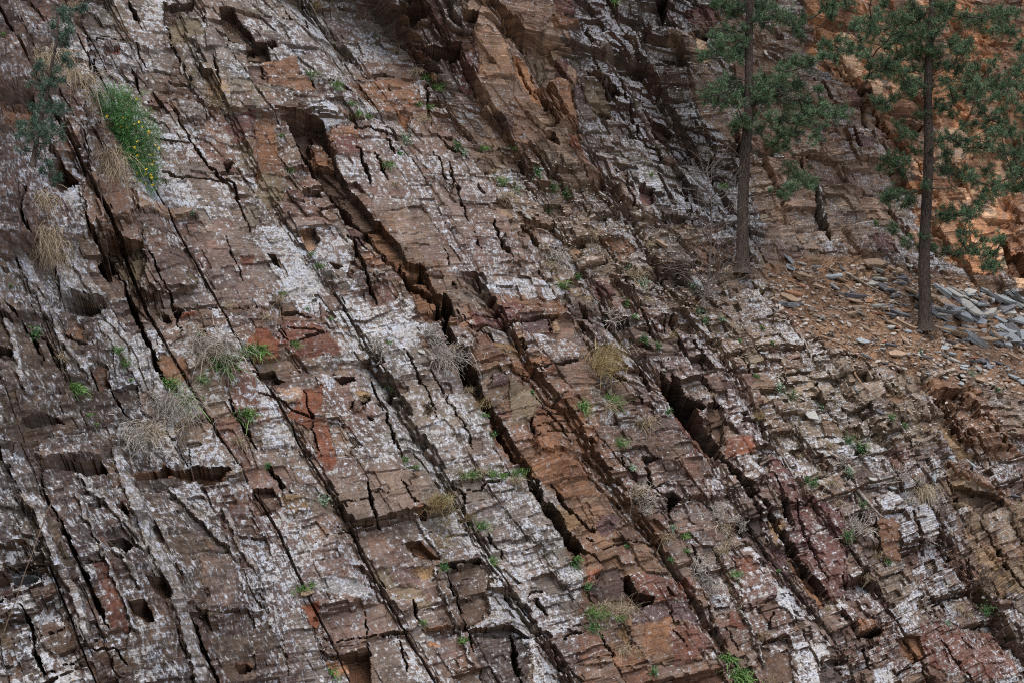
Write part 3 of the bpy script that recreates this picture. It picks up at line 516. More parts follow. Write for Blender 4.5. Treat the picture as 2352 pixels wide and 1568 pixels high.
# paint the zones in block-shaped steps
qx = PX + (fbm(PX / 90, PY / 90, 31, 3) - .5) * 80 + (hsh(i2, j2, 33) - .5) * 26 + (hsh(i1, j1, 34) - .5) * 26
qy = PY + (fbm(PX / 90, PY / 90, 35, 3) - .5) * 60 + (hsh(i2, j2, 36) - .5) * 18
RGB = np.empty(PX.shape + (3,)); RGB[:] = PAL['brown']
LICH = np.full(PX.shape, .45); ROUGH = np.ones(PX.shape)
for poly, c, l, r in ZONES:
    s_ = bbox(poly, qx, qy); m = inpoly(poly, qx[s_], qy[s_]); s_ = (s_[0][m], s_[1][m])
    RGB[s_] = PAL[c]; LICH[s_] = l; ROUGH[s_] = r
EXTRA = np.zeros(PX.shape); FACEM = np.zeros(PX.shape, bool)
# every zone: neighbouring blocks differ in tone
cmix = hsh(i1, j1, 41); cm2 = hsh(i2, j2, 42)
alt = ['dbrown', 'rust', 'tan', 'purple', 'olive', 'pink', 'grey', 'dred']
orange = (RGB[..., 0] > .50)
for k, nme in enumerate(alt):
    sel = (cmix > k / 8) & (cmix <= (k + 1) / 8)
    t = np.where(sel, .30, 0) * np.where(orange, .45, 1.0)
    RGB = RGB * (1 - t[..., None]) + np.array(PAL[nme]) * t[..., None]
    sel = (cm2 > k / 16) & (cm2 <= (k + 1) / 16)
    t = np.where(sel, .36, 0) * np.where(orange, .5, 1.0)
    RGB = RGB * (1 - t[..., None]) + np.array(PAL[nme]) * t[..., None]
ow = orange.astype(float) * .6
for nme, sd_, lo_ in (('cream', 143, .60), ('rust', 144, .56), ('brown', 145, .60), ('grey', 146, .64)):
    t = ow * sst(lo_, lo_ + .03, fbm(PX / 70 + (hsh(i2, j2, sd_) - .5) * .25, PY / 95, sd_, 4))
    RGB = RGB * (1 - t[..., None]) + np.array(PAL[nme]) * t[..., None]
RGB = RGB * (1 - .14 * (1 - orange[..., None])) + .14 * (1 - orange[..., None]) * RGB.mean(-1, keepdims=True)
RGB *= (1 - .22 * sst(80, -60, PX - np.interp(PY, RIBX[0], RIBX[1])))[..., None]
RGB = RGB * (1 + .15 * orange[..., None])
RGB *= (.84 + .32 * hsh(i3, j3, 44))[..., None]
LICH = LICH + (h1 - .5) * .16 + (hsh(i2, j2, 45) - .5) * .20 + (fbm(PX / 130, PY / 130, 46, 3) - .5) * .5
LICH = LICH + .26 * sst(.45, .55, fa0 - .4 * hsh(i0, 7, 97)) - .10
fresh = (hsh(i2, j2, 47) < .13) | (hsh(i1, j1, 48) < .06)
LICH = np.where(fresh, LICH * .25, LICH)

rx = PX + (fbm(PX / 16, PY / 16, 51, 3) - .5) * 13 + (hsh(i3, j3, 52) - .5) * 5
ry = PY + (fbm(PX / 16, PY / 16, 53, 3) - .5) * 11 + (hsh(i3, j3, 54) - .5) * 4
UX = [rx + (hsh(i3, j3, 700 + q) - .5) * 17 for q in range(3)]
UY = [ry + (hsh(i3, j3, 720 + q) - .5) * 9 for q in range(3)]
# deep niches: their lips are drawn straight by pulling the nearest mesh points onto the edge
wnx = (fbm(PX / 40, PY / 40, 55, 2) - .5) * 14; wny = (fbm(PX / 40, PY / 40, 56, 2) - .5) * 12
NICHE = {}
for k_, (poly, d, c, l, r) in enumerate(FACES):
    if d > -.15: continue
    nx_ = PX + wnx; ny_ = PY + wny
    s_ = bbox(poly, nx_, ny_, 4); x_ = nx_[s_]; y_ = ny_[s_]; m = inpoly(poly, x_, y_); NICHE[k_] = (s_[0][m], s_[1][m], y_[m])
    bd = np.full(x_.shape, 1e9); bx_ = x_.copy(); by_ = y_.copy(); n_ = len(poly)
    for e_ in range(n_):
        (x1, y1), (x2, y2) = poly[e_], poly[(e_ + 1) % n_]; vx, vy = x2 - x1, y2 - y1
        t = np.clip(((x_ - x1) * vx + (y_ - y1) * vy) / (vx * vx + vy * vy + 1e-9), 0, 1); cx_ = x1 + t * vx; cy_ = y1 + t * vy; dd = np.hypot(x_ - cx_, y_ - cy_)
        q_ = dd < bd; bd[q_] = dd[q_]; bx_[q_] = cx_[q_]; by_[q_] = cy_[q_]
    q_ = (~m) & (bd < 1.75)
    PX[s_[0][q_], s_[1][q_]] += (bx_ - x_)[q_] * .96; PY[s_[0][q_], s_[1][q_]] += (by_ - y_)[q_] * .96
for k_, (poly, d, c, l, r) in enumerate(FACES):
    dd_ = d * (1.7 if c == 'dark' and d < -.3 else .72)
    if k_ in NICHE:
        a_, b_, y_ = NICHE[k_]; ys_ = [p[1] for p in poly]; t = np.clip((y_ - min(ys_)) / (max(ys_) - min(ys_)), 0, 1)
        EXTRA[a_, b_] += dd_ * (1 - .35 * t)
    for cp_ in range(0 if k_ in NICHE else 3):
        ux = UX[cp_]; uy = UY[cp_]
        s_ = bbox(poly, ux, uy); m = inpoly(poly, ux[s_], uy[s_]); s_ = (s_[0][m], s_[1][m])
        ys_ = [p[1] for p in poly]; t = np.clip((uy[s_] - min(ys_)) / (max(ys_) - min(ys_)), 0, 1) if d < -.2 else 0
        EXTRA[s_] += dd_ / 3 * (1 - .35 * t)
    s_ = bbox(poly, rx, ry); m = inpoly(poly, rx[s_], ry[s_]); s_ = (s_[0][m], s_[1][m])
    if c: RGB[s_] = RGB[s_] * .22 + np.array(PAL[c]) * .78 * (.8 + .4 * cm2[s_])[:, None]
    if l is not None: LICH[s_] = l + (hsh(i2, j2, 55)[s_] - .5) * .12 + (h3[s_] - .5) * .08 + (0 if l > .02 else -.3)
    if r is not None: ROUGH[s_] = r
for pts, w_, d_ in FINS:
    s_ = bbox(pts, rx, ry, w_ * 2); dd = linedist(pts, rx[s_], ry[s_]); k = sst(w_, w_ * .7, dd)
    EXTRA[s_] += d_ * k * .38
    LICH[s_] = np.where(k > .5, .62, LICH[s_]); 
    RGB[s_] = np.where((k > .5)[:, None], np.array(PAL['grey']) * 1.1, RGB[s_])
CR = np.zeros(PX.shape)
for pts, w_, d_ in CRACKS:
    s_ = bbox(pts, rx, ry, w_ * 2)
    # taper the crack towards its ends
    dd = linedist(pts, rx[s_], ry[s_]); e = np.minimum(np.hypot(rx[s_] - pts[0][0], ry[s_] - pts[0][1]), np.hypot(rx[s_] - pts[-1][0], ry[s_] - pts[-1][1]))
    ww = w_ * .62 * np.clip(.35 + e / 45, 0, 1) * (.6 + .8 * h3[s_])
    ww = ww * (.72 if pts[0][0] < 560 and pts[0][1] > 520 else 1)
    CR[s_] = np.maximum(CR[s_], d_ * 1.25 * sst(1.0, .6, dd / ww))

# soil smooths over the rock
soilzone = ZONES[24][0]
SOIL = inpoly(soilzone, qx * .6 + PX * .4, qy * .6 + PY * .4).astype(float)
SOIL *= sst(.30, .45, fbm(PX / 60, PY / 40, 61, 3) + .25 * sst(1500, 2100, PX))
for _ in range(9):
    SOIL = (SOIL + np.roll(SOIL, 3, 0) + np.roll(SOIL, -3, 0) + np.roll(SOIL, 3, 1) + np.roll(SOIL, -3, 1)) / 5
LICH = LICH * .84 + .105
far = sst(870, 960, PX - PY * .62) * (PY < 380 + (PX - 1100) * 0.2476)

# displacement (metres along D)
def lev(h, lo): return np.where(h < lo, 0, (h - lo) / (1 - lo))
ROUGH = ROUGH * (.68 + .32 * sst(1000, 1500, PX))
amp = np.clip(ROUGH, .16, 1.8)
DSP = (fbm(A / 2.2, B / 2.2, 71, 3) - .5) * .45
DSP += (big(0) + big(1) + big(2)) / 3
a2 = np.clip(amp, .22, 1.8)
DSP += a2 * ((h2 - .5) * .05 + (fa2 - .5) * (hsh(i2, j2, 102) - .5) * .16 + (fb2 - .5) * (hsh(i2, j2, 103) - .6) * .13 - .11 * lev(hsh(i2, j2, 75), .80))
DSP += amp * ((h3 - .5) * .045 + (fb3 - .5) * .020 - .06 * lev(hsh(i3, j3, 76), .75))
DSP += amp * (.35 + .65 * vn(A * 1.3, B * 1.3, 77)) * ((h4 - .5) * .026 + (fb4 - .5) * .012)
DSP += (fbm(PX / 7, PY / 7, 78, 2) - .5) * .012
# open joints
DSP -= .22 * sst(.022, .008, da0) * (hsh(i0, j0, 79) > .62) + .07 * amp * sst(.014, .006, da1) * (hsh(i1, j1, 80) > .6) + .05 * amp * sst(.013, .005, db1) * (hsh(i1, j1, 81) > .62)
DSP = DSP + EXTRA * 1.0 - CR
DSP += far * .30 * ((hsh(i1, j1, 82) - .5) * .7 + (fb1 - .5) * .3 + (hsh(i0, j0, 83) - .5) * .7)
SDSP = (fbm(PX / 30, PY / 30, 84, 5, .62) - .5) * .42 - .05
DSP = DSP * (1 - SOIL * .85) + SOIL * SDSP
out = np.clip(np.maximum(np.maximum(-90 - PX, PX - 2445) / 1500, np.maximum(-70 - PY, PY - 1650) / 900), 0, 1)
DSP = DSP * (1 - .3 * out)
RGB = RGB * (1 - SOIL[..., None]) + np.array(PAL['soil']) * (.7 + .6 * fbm(PX / 25, PY / 18, 85, 4))[..., None] * SOIL[..., None]
LICH = LICH * (1 - SOIL) - .3 * SOIL
crm = CR > .1
LICH = np.where(crm, -.3, LICH); RGB = np.where(crm[..., None], np.array(PAL['dbrown']) * .9, RGB)

D = np.array([.10, -.87, .36]); D /= np.linalg.norm(D)
cp, sp = math.cos(PITCH), math.sin(PITCH)
X, Y, Z = to_world(PX, PY, Y0)
XW = X + D[0] * DSP; YW = Y + D[1] * DSP; ZW = Z + D[2] * DSP
NY, NX = PX.shape
_yc = (YW * cp + (ZW - CAMZ) * sp); _zc = (-YW * sp + (ZW - CAMZ) * cp)
_bx = ((XW / (_yc * CC) + 1176 + 200) / 4).astype(int); _by = ((784 - _zc / (_yc * CC) + 200) / 4).astype(int)
LUT = np.full((500, 700), -1); _ok = ((_bx >= 0) & (_bx < 700) & (_by >= 0) & (_by < 500)).ravel()
_ix = np.nonzero(_ok)[0]; _ix = _ix[np.argsort(-_yc.ravel()[_ix])]
LUT[_by.ravel()[_ix], _bx.ravel()[_ix]] = _ix
def cell(px, py):
    bx, by = int((px + 200) / 4), int((py + 200) / 4)
    for rr in range(0, 12):
        for dy in range(-rr, rr + 1):
            for dx in range(-rr, rr + 1):
                if max(abs(dx), abs(dy)) == rr and 0 <= by + dy < 500 and 0 <= bx + dx < 700 and LUT[by + dy, bx + dx] >= 0:
                    k = LUT[by + dy, bx + dx]; return k % NX, k // NX
    return 0, 0
def surf(px, py):
    """a point of the finished rock face at a layout position"""
    i, j = cell(px, py)
    return Vector((XW[j, i], YW[j, i], ZW[j, i]))
def dist_at(px, py):
    i, j = cell(px, py)
    return Y0[j, i]
def at(px, py, y):
    return Vector(to_world(px, py, y))

# ------------------------------------------------------------------ node helpers and materials
class NT:
    def __init__(s, name):
        s.m = bpy.data.materials.new(name); s.m.use_nodes = True; s.t = s.m.node_tree
        s.b = s.t.nodes["Principled BSDF"]; s.b.inputs['Specular IOR Level'].default_value = .2; s.b.inputs['Roughness'].default_value = .85
    def n(s, typ, **k):
        nd = s.t.nodes.new(typ)
        for a, v in k.items(): setattr(nd, a, v)
        return nd
    def l(s, a, b): s.t.links.new(a, b)
    def put(s, sock, v):
        if isinstance(v, (int, float)): sock.default_value = v
        elif isinstance(v, tuple): sock.default_value = v if len(v) == len(sock.default_value) else v + (1,)
        else: s.l(v, sock)
    def math(s, op, a, b=0.0, c=None, clamp=False):
        nd = s.n('ShaderNodeMath', operation=op, use_clamp=clamp); s.put(nd.inputs[0], a); s.put(nd.inputs[1], b)
        if c is not None: s.put(nd.inputs[2], c)
        return nd.outputs[0]
    def mix(s, f, a, b, mode='MIX'):
        nd = s.n('ShaderNodeMix', data_type='RGBA', blend_type=mode); s.put(nd.inputs[0], f); s.put(nd.inputs[6], a); s.put(nd.inputs[7], b); return nd.outputs[2]
    def noise(s, vec, scale, detail=4, rough=.55, dist=0.0):
        nd = s.n('ShaderNodeTexNoise'); nd.inputs['Scale'].default_value = scale; nd.inputs['Detail'].default_value = detail
        nd.inputs['Roughness'].default_value = rough; nd.inputs['Distortion'].default_value = dist
        if vec is not None: s.l(vec, nd.inputs['Vector'])
        return nd.outputs[0]
    def ramp(s, v, a, b):
        nd = s.n('ShaderNodeMapRange', interpolation_type='SMOOTHSTEP'); s.put(nd.inputs[0], v); s.put(nd.inputs[1], a); s.put(nd.inputs[2], b); return nd.outputs[0]
    def map(s, vec, sc):
        nd = s.n('ShaderNodeMapping'); s.l(vec, nd.inputs[0]); nd.inputs[3].default_value = sc; return nd.outputs[0]

def rock_material():
    k = NT('rock'); 
    pos = k.n('ShaderNodeTexCoord').outputs['Object']
    rgb = k.n('ShaderNodeAttribute', attribute_name='rockcol').outputs['Color']
    la = k.n('ShaderNodeAttribute', attribute_name='lich').outputs['Fac']
    ab = k.n('ShaderNodeAttribute', attribute_name='beds').outputs['Vector']
    geo = k.n('ShaderNodeNewGeometry').outputs['True Normal']
    # colour variation: stains, beds, speckle
    n1 = k.noise(pos, 2.2, 6, .65); n2 = k.noise(pos, 38, 5, .7); beds = k.noise(k.map(ab, (1.6, 24, 7)), 1.0, 6, .68)
    v = k.math('ADD', k.math('MULTIPLY', n1, .9), k.math('ADD', k.math('MULTIPLY', n2, .75), k.math('MULTIPLY', beds, .4)))
    v = k.math('MULTIPLY', k.math('SUBTRACT', v, .58), 1.9)
    v = k.math('MULTIPLY', v, .86)
    vv = k.n('ShaderNodeCombineColor'); [k.l(v, vv.inputs[q]) for q in range(3)]
    c = k.mix(1.0, rgb, vv.outputs[0], 'MULTIPLY')
    stain = k.ramp(k.noise(k.map(ab, (3.5, 3.5, 1)), 1.0, 5, .6), .56, .68)
    c = k.mix(k.math('MULTIPLY', stain, .55), c, k.mix(1.0, c, (.42, .33, .32), 'MULTIPLY'))
    rst = k.ramp(k.noise(pos, 4.3, 5, .62), .58, .72)
    c = k.mix(k.math('MULTIPLY', rst, .30), c, (.20, .09, .042))
    # broken faces that cut through the beds show clean brown laminated rock
    dw = k.n('ShaderNodeVectorMath', operation='DOT_PRODUCT'); k.l(geo, dw.inputs[0]); dw.inputs[1].default_value = (.106, -.918, .381)
    wall = k.ramp(dw.outputs['Value'], .42, .12)
    lam = k.noise(k.map(pos, (1.6, 1.6, 26)), 1.0, 5, .7)
    lv_ = k.math('ADD', k.math('MULTIPLY', k.ramp(lam, .36, .64), .75), .35)
    lc_ = k.n('ShaderNodeCombineColor'); [k.l(lv_, lc_.inputs[q]) for q in range(3)]
    wc = k.mix(1.0, k.mix(.35, rgb, (.10, .066, .045)), lc_.outputs[0], 'MULTIPLY')
    c = k.mix(k.math('MULTIPLY', wall, .8), c, wc)
    # lichen crusts: patches broken up at several sizes, none on undersides
    dt = k.n('ShaderNodeVectorMath', operation='DOT_PRODUCT'); k.l(geo, dt.inputs[0]); dt.inputs[1].default_value = tuple(Vector((.25, -.62, .74)).normalized())
    up = k.ramp(dt.outputs['Value'], -.02, .50)
    big = k.noise(pos, 1.7, 3, .5); mid = k.noise(pos, 12, 5, .70, .3)
    vor = k.n('ShaderNodeTexVoronoi'); vor.inputs['Scale'].default_value = 16; vor.inputs['Randomness'].default_value = 1
    wv = k.n('ShaderNodeVectorMath', operation='ADD'); k.l(pos, wv.inputs[0])
    nz = k.n('ShaderNodeTexNoise'); nz.inputs['Scale'].default_value = 25; nz.inputs['Detail'].default_value = 3; k.l(pos, nz.inputs['Vector'])
    sc = k.n('ShaderNodeVectorMath', operation='SCALE'); k.l(nz.outputs['Color'], sc.inputs[0]); sc.inputs['Scale'].default_value = .05; k.l(sc.outputs[0], wv.inputs[1]); k.l(wv.outputs[0], vor.inputs['Vector'])
    spots = k.math('SUBTRACT', .42, vor.outputs['Distance'])
    fine_ = k.noise(pos, 42, 4, .65)
    f = k.math('ADD', k.math('MULTIPLY', k.math('SUBTRACT', big, .5), .9), k.math('MULTIPLY', k.math('SUBTRACT', mid, .5), 3.3))
    f = k.math('ADD', f, k.math('MULTIPLY', spots, 1.1)); f = k.math('ADD', f, k.math('MULTIPLY', k.math('SUBTRACT', fine_, .5), 1.8))
    f = k.math('ADD', f, k.math('MULTIPLY', k.math('SUBTRACT', beds, .5), 1.6))
    f = k.math('ADD', f, k.math('MULTIPLY', k.math('SUBTRACT', la, .55), 1.35))
    L = k.math('MULTIPLY', k.ramp(f, -.04, .20), up)
    soft = k.math('MULTIPLY', k.ramp(f, -.75, .15), up)
    c = k.mix(k.math('MULTIPLY', soft, .36), c, (.215, .205, .195))
    lc = k.mix(k.ramp(k.noise(pos, 6, 4, .6), .35, .65), (.43, .46, .51), (.38, .37, .355))
    lc = k.mix(k.ramp(fine_, .38, .62), k.mix(1.0, lc, (.62, .61, .60), 'MULTIPLY'), lc)
    c = k.mix(L, c, lc)
    yl = k.math('MULTIPLY', k.ramp(k.noise(pos, 30, 3, .6), .66, .70), k.math('MULTIPLY', soft, .6))
    c = k.mix(yl, c, (.42, .24, .07))
    k.l(c, k.b.inputs['Base Color']); k.b.inputs['Roughness'].default_value = .88
    h = k.math('ADD', k.math('MULTIPLY', beds, .9), k.math('ADD', k.math('MULTIPLY', n2, .5), k.math('MULTIPLY', L, .12)))
    bp = k.n('ShaderNodeBump'); bp.inputs['Strength'].default_value = .8; bp.inputs['Distance'].default_value = .02
    k.l(h, bp.inputs['Height']); k.l(bp.outputs[0], k.b.inputs['Normal'])
    return k.m
def simple_mat(name, c1, c2, scale=20, rough=.8, bump=0.0, stretch=(1, 1, 1), detail=4, spec=.2, trans=0):
    k = NT(name); k.b.inputs['Specular IOR Level'].default_value = spec
    pos = k.n('ShaderNodeTexCoord').outputs['Object']
    oi = k.n('ShaderNodeObjectInfo').outputs['Random']
    nn = k.noise(k.map(pos, stretch), scale, detail, .6)
    c = k.mix(k.ramp(nn, .3, .7), c1, c2)
    hv = k.n('ShaderNodeHueSaturation'); k.l(c, hv.inputs['Color']); k.l(k.math('ADD', k.math('MULTIPLY', oi, .4), .75), hv.inputs['Value'])
    k.l(hv.outputs[0], k.b.inputs['Base Color']); k.b.inputs['Roughness'].default_value = rough
    if bump:
        bp = k.n('ShaderNodeBump'); bp.inputs['Strength'].default_value = .9; bp.inputs['Distance'].default_value = bump
        k.l(nn, bp.inputs['Height']); k.l(bp.outputs[0], k.b.inputs['Normal'])
    return k.m
def leaf_mat(name, c1, c2, scale=6):
    k = NT(name); at_ = k.n('ShaderNodeAttribute', attribute_name='tone').outputs['Fac']
    k.l(k.mix(at_, c1, c2), k.b.inputs['Base Color']); k.b.inputs['Roughness'].default_value = .7
    return k.m

# ------------------------------------------------------------------ mesh helpers
def raw_mesh(name, co, faces_flat, loop_start, loop_total):
    me = bpy.data.meshes.new(name)
    me.vertices.add(len(co)); me.vertices.foreach_set('co', np.asarray(co, np.float32).ravel())
    me.loops.add(len(faces_flat)); me.loops.foreach_set('vertex_index', np.asarray(faces_flat, np.int32))
    me.polygons.add(len(loop_start)); me.polygons.foreach_set('loop_start', np.asarray(loop_start, np.int32)); me.polygons.foreach_set('loop_total', np.asarray(loop_total, np.int32))
    me.update(calc_edges=True); me.polygons.foreach_set('use_smooth', np.zeros(len(me.polygons), bool)); return me
def quads(name, co, q):
    q = np.asarray(q, np.int32); n = len(q); return raw_mesh(name, co, q.ravel(), np.arange(n) * 4, np.full(n, 4))
def tris(name, co, q):
    q = np.asarray(q, np.int32); n = len(q); return raw_mesh(name, co, q.ravel(), np.arange(n) * 3, np.full(n, 3))
def link(name, me, mat, parent=None, label=None, cat=None, group=None, kind=None, loc=None):
    o = bpy.data.objects.new(name, me); col.objects.link(o)
    if mat is not None and me is not None and not me.materials: me.materials.append(mat)
    if parent is not None: o.parent = parent
    if loc is not None: o.location = loc
    if label: o['label'] = label
    if cat: o['category'] = cat
    if group: o['group'] = group
    if kind: o['kind'] = kind
    return o

# ------------------------------------------------------------------ build the cliff
ROCK = rock_material()
co = np.stack([XW, YW, ZW], -1).reshape(-1, 3)
idx = np.arange(NY * NX).reshape(NY, NX)
Q = np.stack([idx[1:, :-1], idx[1:, 1:], idx[:-1, 1:], idx[:-1, :-1]], -1).reshape(-1, 4)
me = quads('cliff_face', co, Q)
ca = me.attributes.new('rockcol', 'FLOAT_COLOR', 'POINT')
ca.data.foreach_set('color', np.concatenate([RGB.reshape(-1, 3), np.ones((NY * NX, 1))], 1).astype(np.float32).ravel())
me.attributes.new('lich', 'FLOAT', 'POINT').data.foreach_set('value', LICH.astype(np.float32).ravel())
me.attributes.new('beds', 'FLOAT_VECTOR', 'POINT').data.foreach_set('vector', np.stack([A, B, DSP], -1).astype(np.float32).ravel())
link('cliff_face', me, ROCK, kind='structure', label='steep layered brown cliff face patched with pale grey lichen', cat='cliff')

# ground sheet at the foot of the cliff
g = tris('ground', [(-250, -250, -2.6), (250, -250, -2.6), (250, 60, -2.6), (-250, 60, -2.6)], [(0, 1, 2), (0, 2, 3)])
link('ground', g, simple_mat('dirt', (.12, .08, .05), (.2, .14, .09), 3), kind='structure')
# ------------------------------------------------------------------ plants: ribbons and tubes
rng = np.random.default_rng(7)
def unit(v): return v / np.maximum(np.linalg.norm(v, axis=-1, keepdims=True), 1e-9)
VIEW = np.array([0.05, -1.0, -0.1])
def ribbons(P, Wd, tone=None, name='blades', side=None):
    """P (n,k,3) centre lines, Wd (n,k) widths -> one mesh of flat tapering blades"""
    n, k, _ = P.shape
    T_ = unit(np.diff(P, axis=1, append=P[:, -1:] * 2 - P[:, -2:-1]))
    if side is None: side = unit(rng.normal(size=(n, 1, 3)) * .7 + np.array([1, 0, 0]) * rng.choice([-1, 1], (n, 1, 1)))
    S = unit(np.cross(T_, np.cross(side, T_)))
    a = P - S * Wd[..., None] / 2; b = P + S * Wd[..., None] / 2
    co = np.stack([a, b], 2).reshape(-1, 3)
    base = (np.arange(n) * k * 2)[:, None] + (np.arange(k - 1) * 2)[None]
    q = np.stack([base, base + 1, base + 3, base + 2], -1).reshape(-1, 4)
    me = quads(name, co, q)
    t = rng.random(n) if tone is None else tone
    me.attributes.new('tone', 'FLOAT', 'POINT').data.foreach_set('value', np.repeat(t, k * 2).astype(np.float32))
    return me
def tubes(lines, name='stems', sides=6, bumpy=0.0):
    """lines: list of (points (k,3), radii (k))"""
    co = []; q = []; off = 0
    for pts, rad in lines:
        pts = np.asarray(pts, float); rad = np.asarray(rad, float); k = len(pts)
        t = unit(np.gradient(pts, axis=0)); ref = np.array([.3, .9, .1]) if abs(t[0][2]) > .6 else np.array([0, 0, 1.0])
        u = unit(np.cross(t, ref)); v = np.cross(t, u)
        an = np.linspace(0, 2 * np.pi, sides, endpoint=False)
        r = rad[:, None] * (1 + bumpy * (rng.random((k, sides)) - .5))
        ring = pts[:, None] + r[..., None] * (np.cos(an)[None, :, None] * u[:, None] + np.sin(an)[None, :, None] * v[:, None])
        co.append(ring.reshape(-1, 3))
        i = np.arange(k - 1)[:, None] * sides + np.arange(sides)[None] + off; j = np.arange(k - 1)[:, None] * sides + (np.arange(sides)[None] + 1) % sides + off
        q.append(np.stack([i, j, j + sides, i + sides], -1).reshape(-1, 4)); off += k * sides
    me = quads(name, np.concatenate(co), np.concatenate(q))
    me.attributes.new('tone', 'FLOAT', 'POINT').data.foreach_set('value', np.full(off, .5, np.float32))
    me.polygons.foreach_set('use_smooth', np.ones(len(me.polygons), bool)); return me

GREENM = leaf_mat('grass_green', (.045, .105, .03), (.15, .26, .075))
LEAFM = leaf_mat('herb_green', (.03, .075, .026), (.085, .175, .06))
DRYM = leaf_mat('grass_dry', (.17, .13, .085), (.42, .35, .24))
STRAWM = leaf_mat('grass_straw', (.19, .135, .065), (.36, .29, .15))
GREYM = leaf_mat('grass_grey', (.17, .15, .135), (.42, .39, .34))
SAGEM = leaf_mat('herb_sage', (.10, .16, .11), (.24, .33, .22))
PINEM = leaf_mat('pine_needles', (.028, .056, .030), (.12, .19, .10))
SAPM = leaf_mat('sapling_needles', (.035, .07, .05), (.10, .155, .115))
BUSHM = leaf_mat('bush_green', (.03, .10, .03), (.11, .25, .075))
FLOWM = simple_mat('petals', (.75, .50, .01), (.85, .62, .02), 20)
TWIGM = simple_mat('twig_grey', (.16, .13, .11), (.36, .31, .27), 40)
DTWIGM = simple_mat('twig_dark', (.05, .035, .028), (.12, .09, .07), 40)
BARKM = simple_mat('bark', (.020, .016, .014), (.115, .088, .072), 16, .95, .03, (5, 5, .55), 6)
LIMBM = simple_mat('limb_bark', (.035, .028, .024), (.11, .085, .07), 20)
WOODM = simple_mat('weathered_wood', (.16, .135, .115), (.40, .35, .30), 25, .9, .01, (1, 1, 1), 6)
BWOODM = simple_mat('brown_wood', (.10, .06, .04), (.26, .17, .11), 25, .9, .01, (1, 1, 1), 6)

def grid0(px, py):
    return np.array(to_world(px, py, 1.0 / float(inv_full(np.array([[px]], float), np.array([[py]], float))[0, 0])))
def frame(px, py):
    a = grid0(px, py); e = grid0(px + 12, py) - a; f = grid0(px, py + 12) - a
    n = np.cross(e, f); n /= np.linalg.norm(n)
    if n[1] > 0: n = -n
    return n
LM_ = [(290, 330, 'the flowering bush'), (110, 200, 'the conifer sapling'), (850, 560, 'the long dark crevice'), (715, 545, 'the square niche'),
  (605, 790, 'the red block'), (1710, 500, 'the left pine trunk'), (2125, 600, 'the right pine trunk'), (1615, 620, 'the leafless sapling'), (1380, 850, 'the central tussock'),
  (1865, 958, 'the big pale slab'), (1995, 1130, 'the wood wedge'), (1045, 700, 'the pale block top'), (1010, 100, 'the top overhang'), (1640, 960, 'the wide dark crevice'),
  (800, 1520, 'the square hollow'), (490, 800, 'the domed grass'), (330, 985, 'the drooping tussock'), (1790, 1130, 'the plum-coloured rock'), (715, 960, 'the red rock panel'),
  (2200, 1170, 'the ochre recess'), (1280, 1200, 'the lower black crevice'), (1085, 1360, 'the dark brown panel'), (1450, 1370, 'the black pocket'), (1300, 350, 'the red-brown pillar'), (30, 1190, 'the round lichen spots'),
  (1960, 610, 'the orange-edged slab'), (1970, 790, 'the fallen branch'), (2310, 590, 'the far-right recess'), (1540, 500, 'the white-crusted cliff'), (2290, 300, 'the orange cliff')]
PEND = []
def rel_phrase(px, py, skip=''):
    best = sorted(((px - x) ** 2 + (py - y) ** 2, x, y, nm) for x, y, nm in LM_ if nm != skip)[0]
    _, x, y, nm = best; dx, dy = px - x, py - y
    if dx * dx + dy * dy < 30 ** 2: r = 'beside'
    elif abs(dx) > abs(dy) * 1.6: r = 'to the right of' if dx > 0 else 'to the left of'
    elif abs(dy) > abs(dx) * 1.6: r = 'below' if dy > 0 else 'above'
    else: r = ('below right of' if dx > 0 else 'below left of') if dy > 0 else ('above right of' if dx > 0 else 'above left of')
    return r + ' ' + nm
def later(o, text, cat, group, px, py):
    o['category'] = cat; o['group'] = group; PEND.append([o, text, px, py])

# ------------------------------------------------------------------ grass and herb clumps
UP = np.array([0, 0, 1.0])
def tuft_mesh(px, py, size, kind):
    o_ = np.array(surf(px, py)); d = dist_at(px, py); s = size * .5 * CC * d      # half height in metres
    n = frame(px, py)
    if kind == 'green': N, L, wd, droop, spread, nm = int(40 + size * 1.5), s * 1.1, .0050, .8, .75, 'grass'
    elif kind == 'long': N, L, wd, droop, spread, nm = int(70 + size), s * 1.5, .010, 1.0, .8, 'grass'
    elif kind == 'dry': N, L, wd, droop, spread, nm = int(60 + size * 2.2), s * 1.3, .0035, 1.0, .8, 'grass'
    elif kind == 'spinifex': N, L, wd, droop, spread, nm = int(size * 4), s * 1.15, .0042, .55, .65, 'grass'
    elif kind == 'dome': N, L, wd, droop, spread, nm = int(size * 8), s * 1.15, .0042, 1.3, 1.0, 'grass'
    elif kind == 'hang': N, L, wd, droop, spread, nm = int(size * 6), s * 1.5, .0035, 2.2, .9, 'grass'
    elif kind == 'stalk': N, L, wd, droop, spread, nm = int(size * .9), s * 1.7, .0032, .7, .45, 'grass'
    sc = max(1.0, d / 15.0); wd = wd * sc * 1.15
    dirs = unit(n * .8 + UP * (.9 if kind != 'hang' else .1) + rng.normal(size=(N, 3)) * spread)
    base = o_ + rng.normal(size=(N, 3)) * s * (.22 if kind not in ('dome', 'hang') else .45) * np.array([2.0, .6, .9])
    Ls = L * (.45 + .75 * rng.random(N)); k = 6
    t = np.linspace(0, 1, k)[None, :, None]
    curl = rng.normal(size=(N, 1, 3)) * (.25 if kind in ('hang', 'dome', 'dry') else .12)
    P = base[:, None] + dirs[:, None] * t * Ls[:, None, None] + (np.array([0, 0, -1.0]) * droop * .55 + curl) * (t ** 2.2) * Ls[:, None, None]
    P = P + n * .01
    W_ = wd * (.6 + .8 * rng.random((N, 1))) * np.linspace(1, .25, k)[None]
    return P, W_
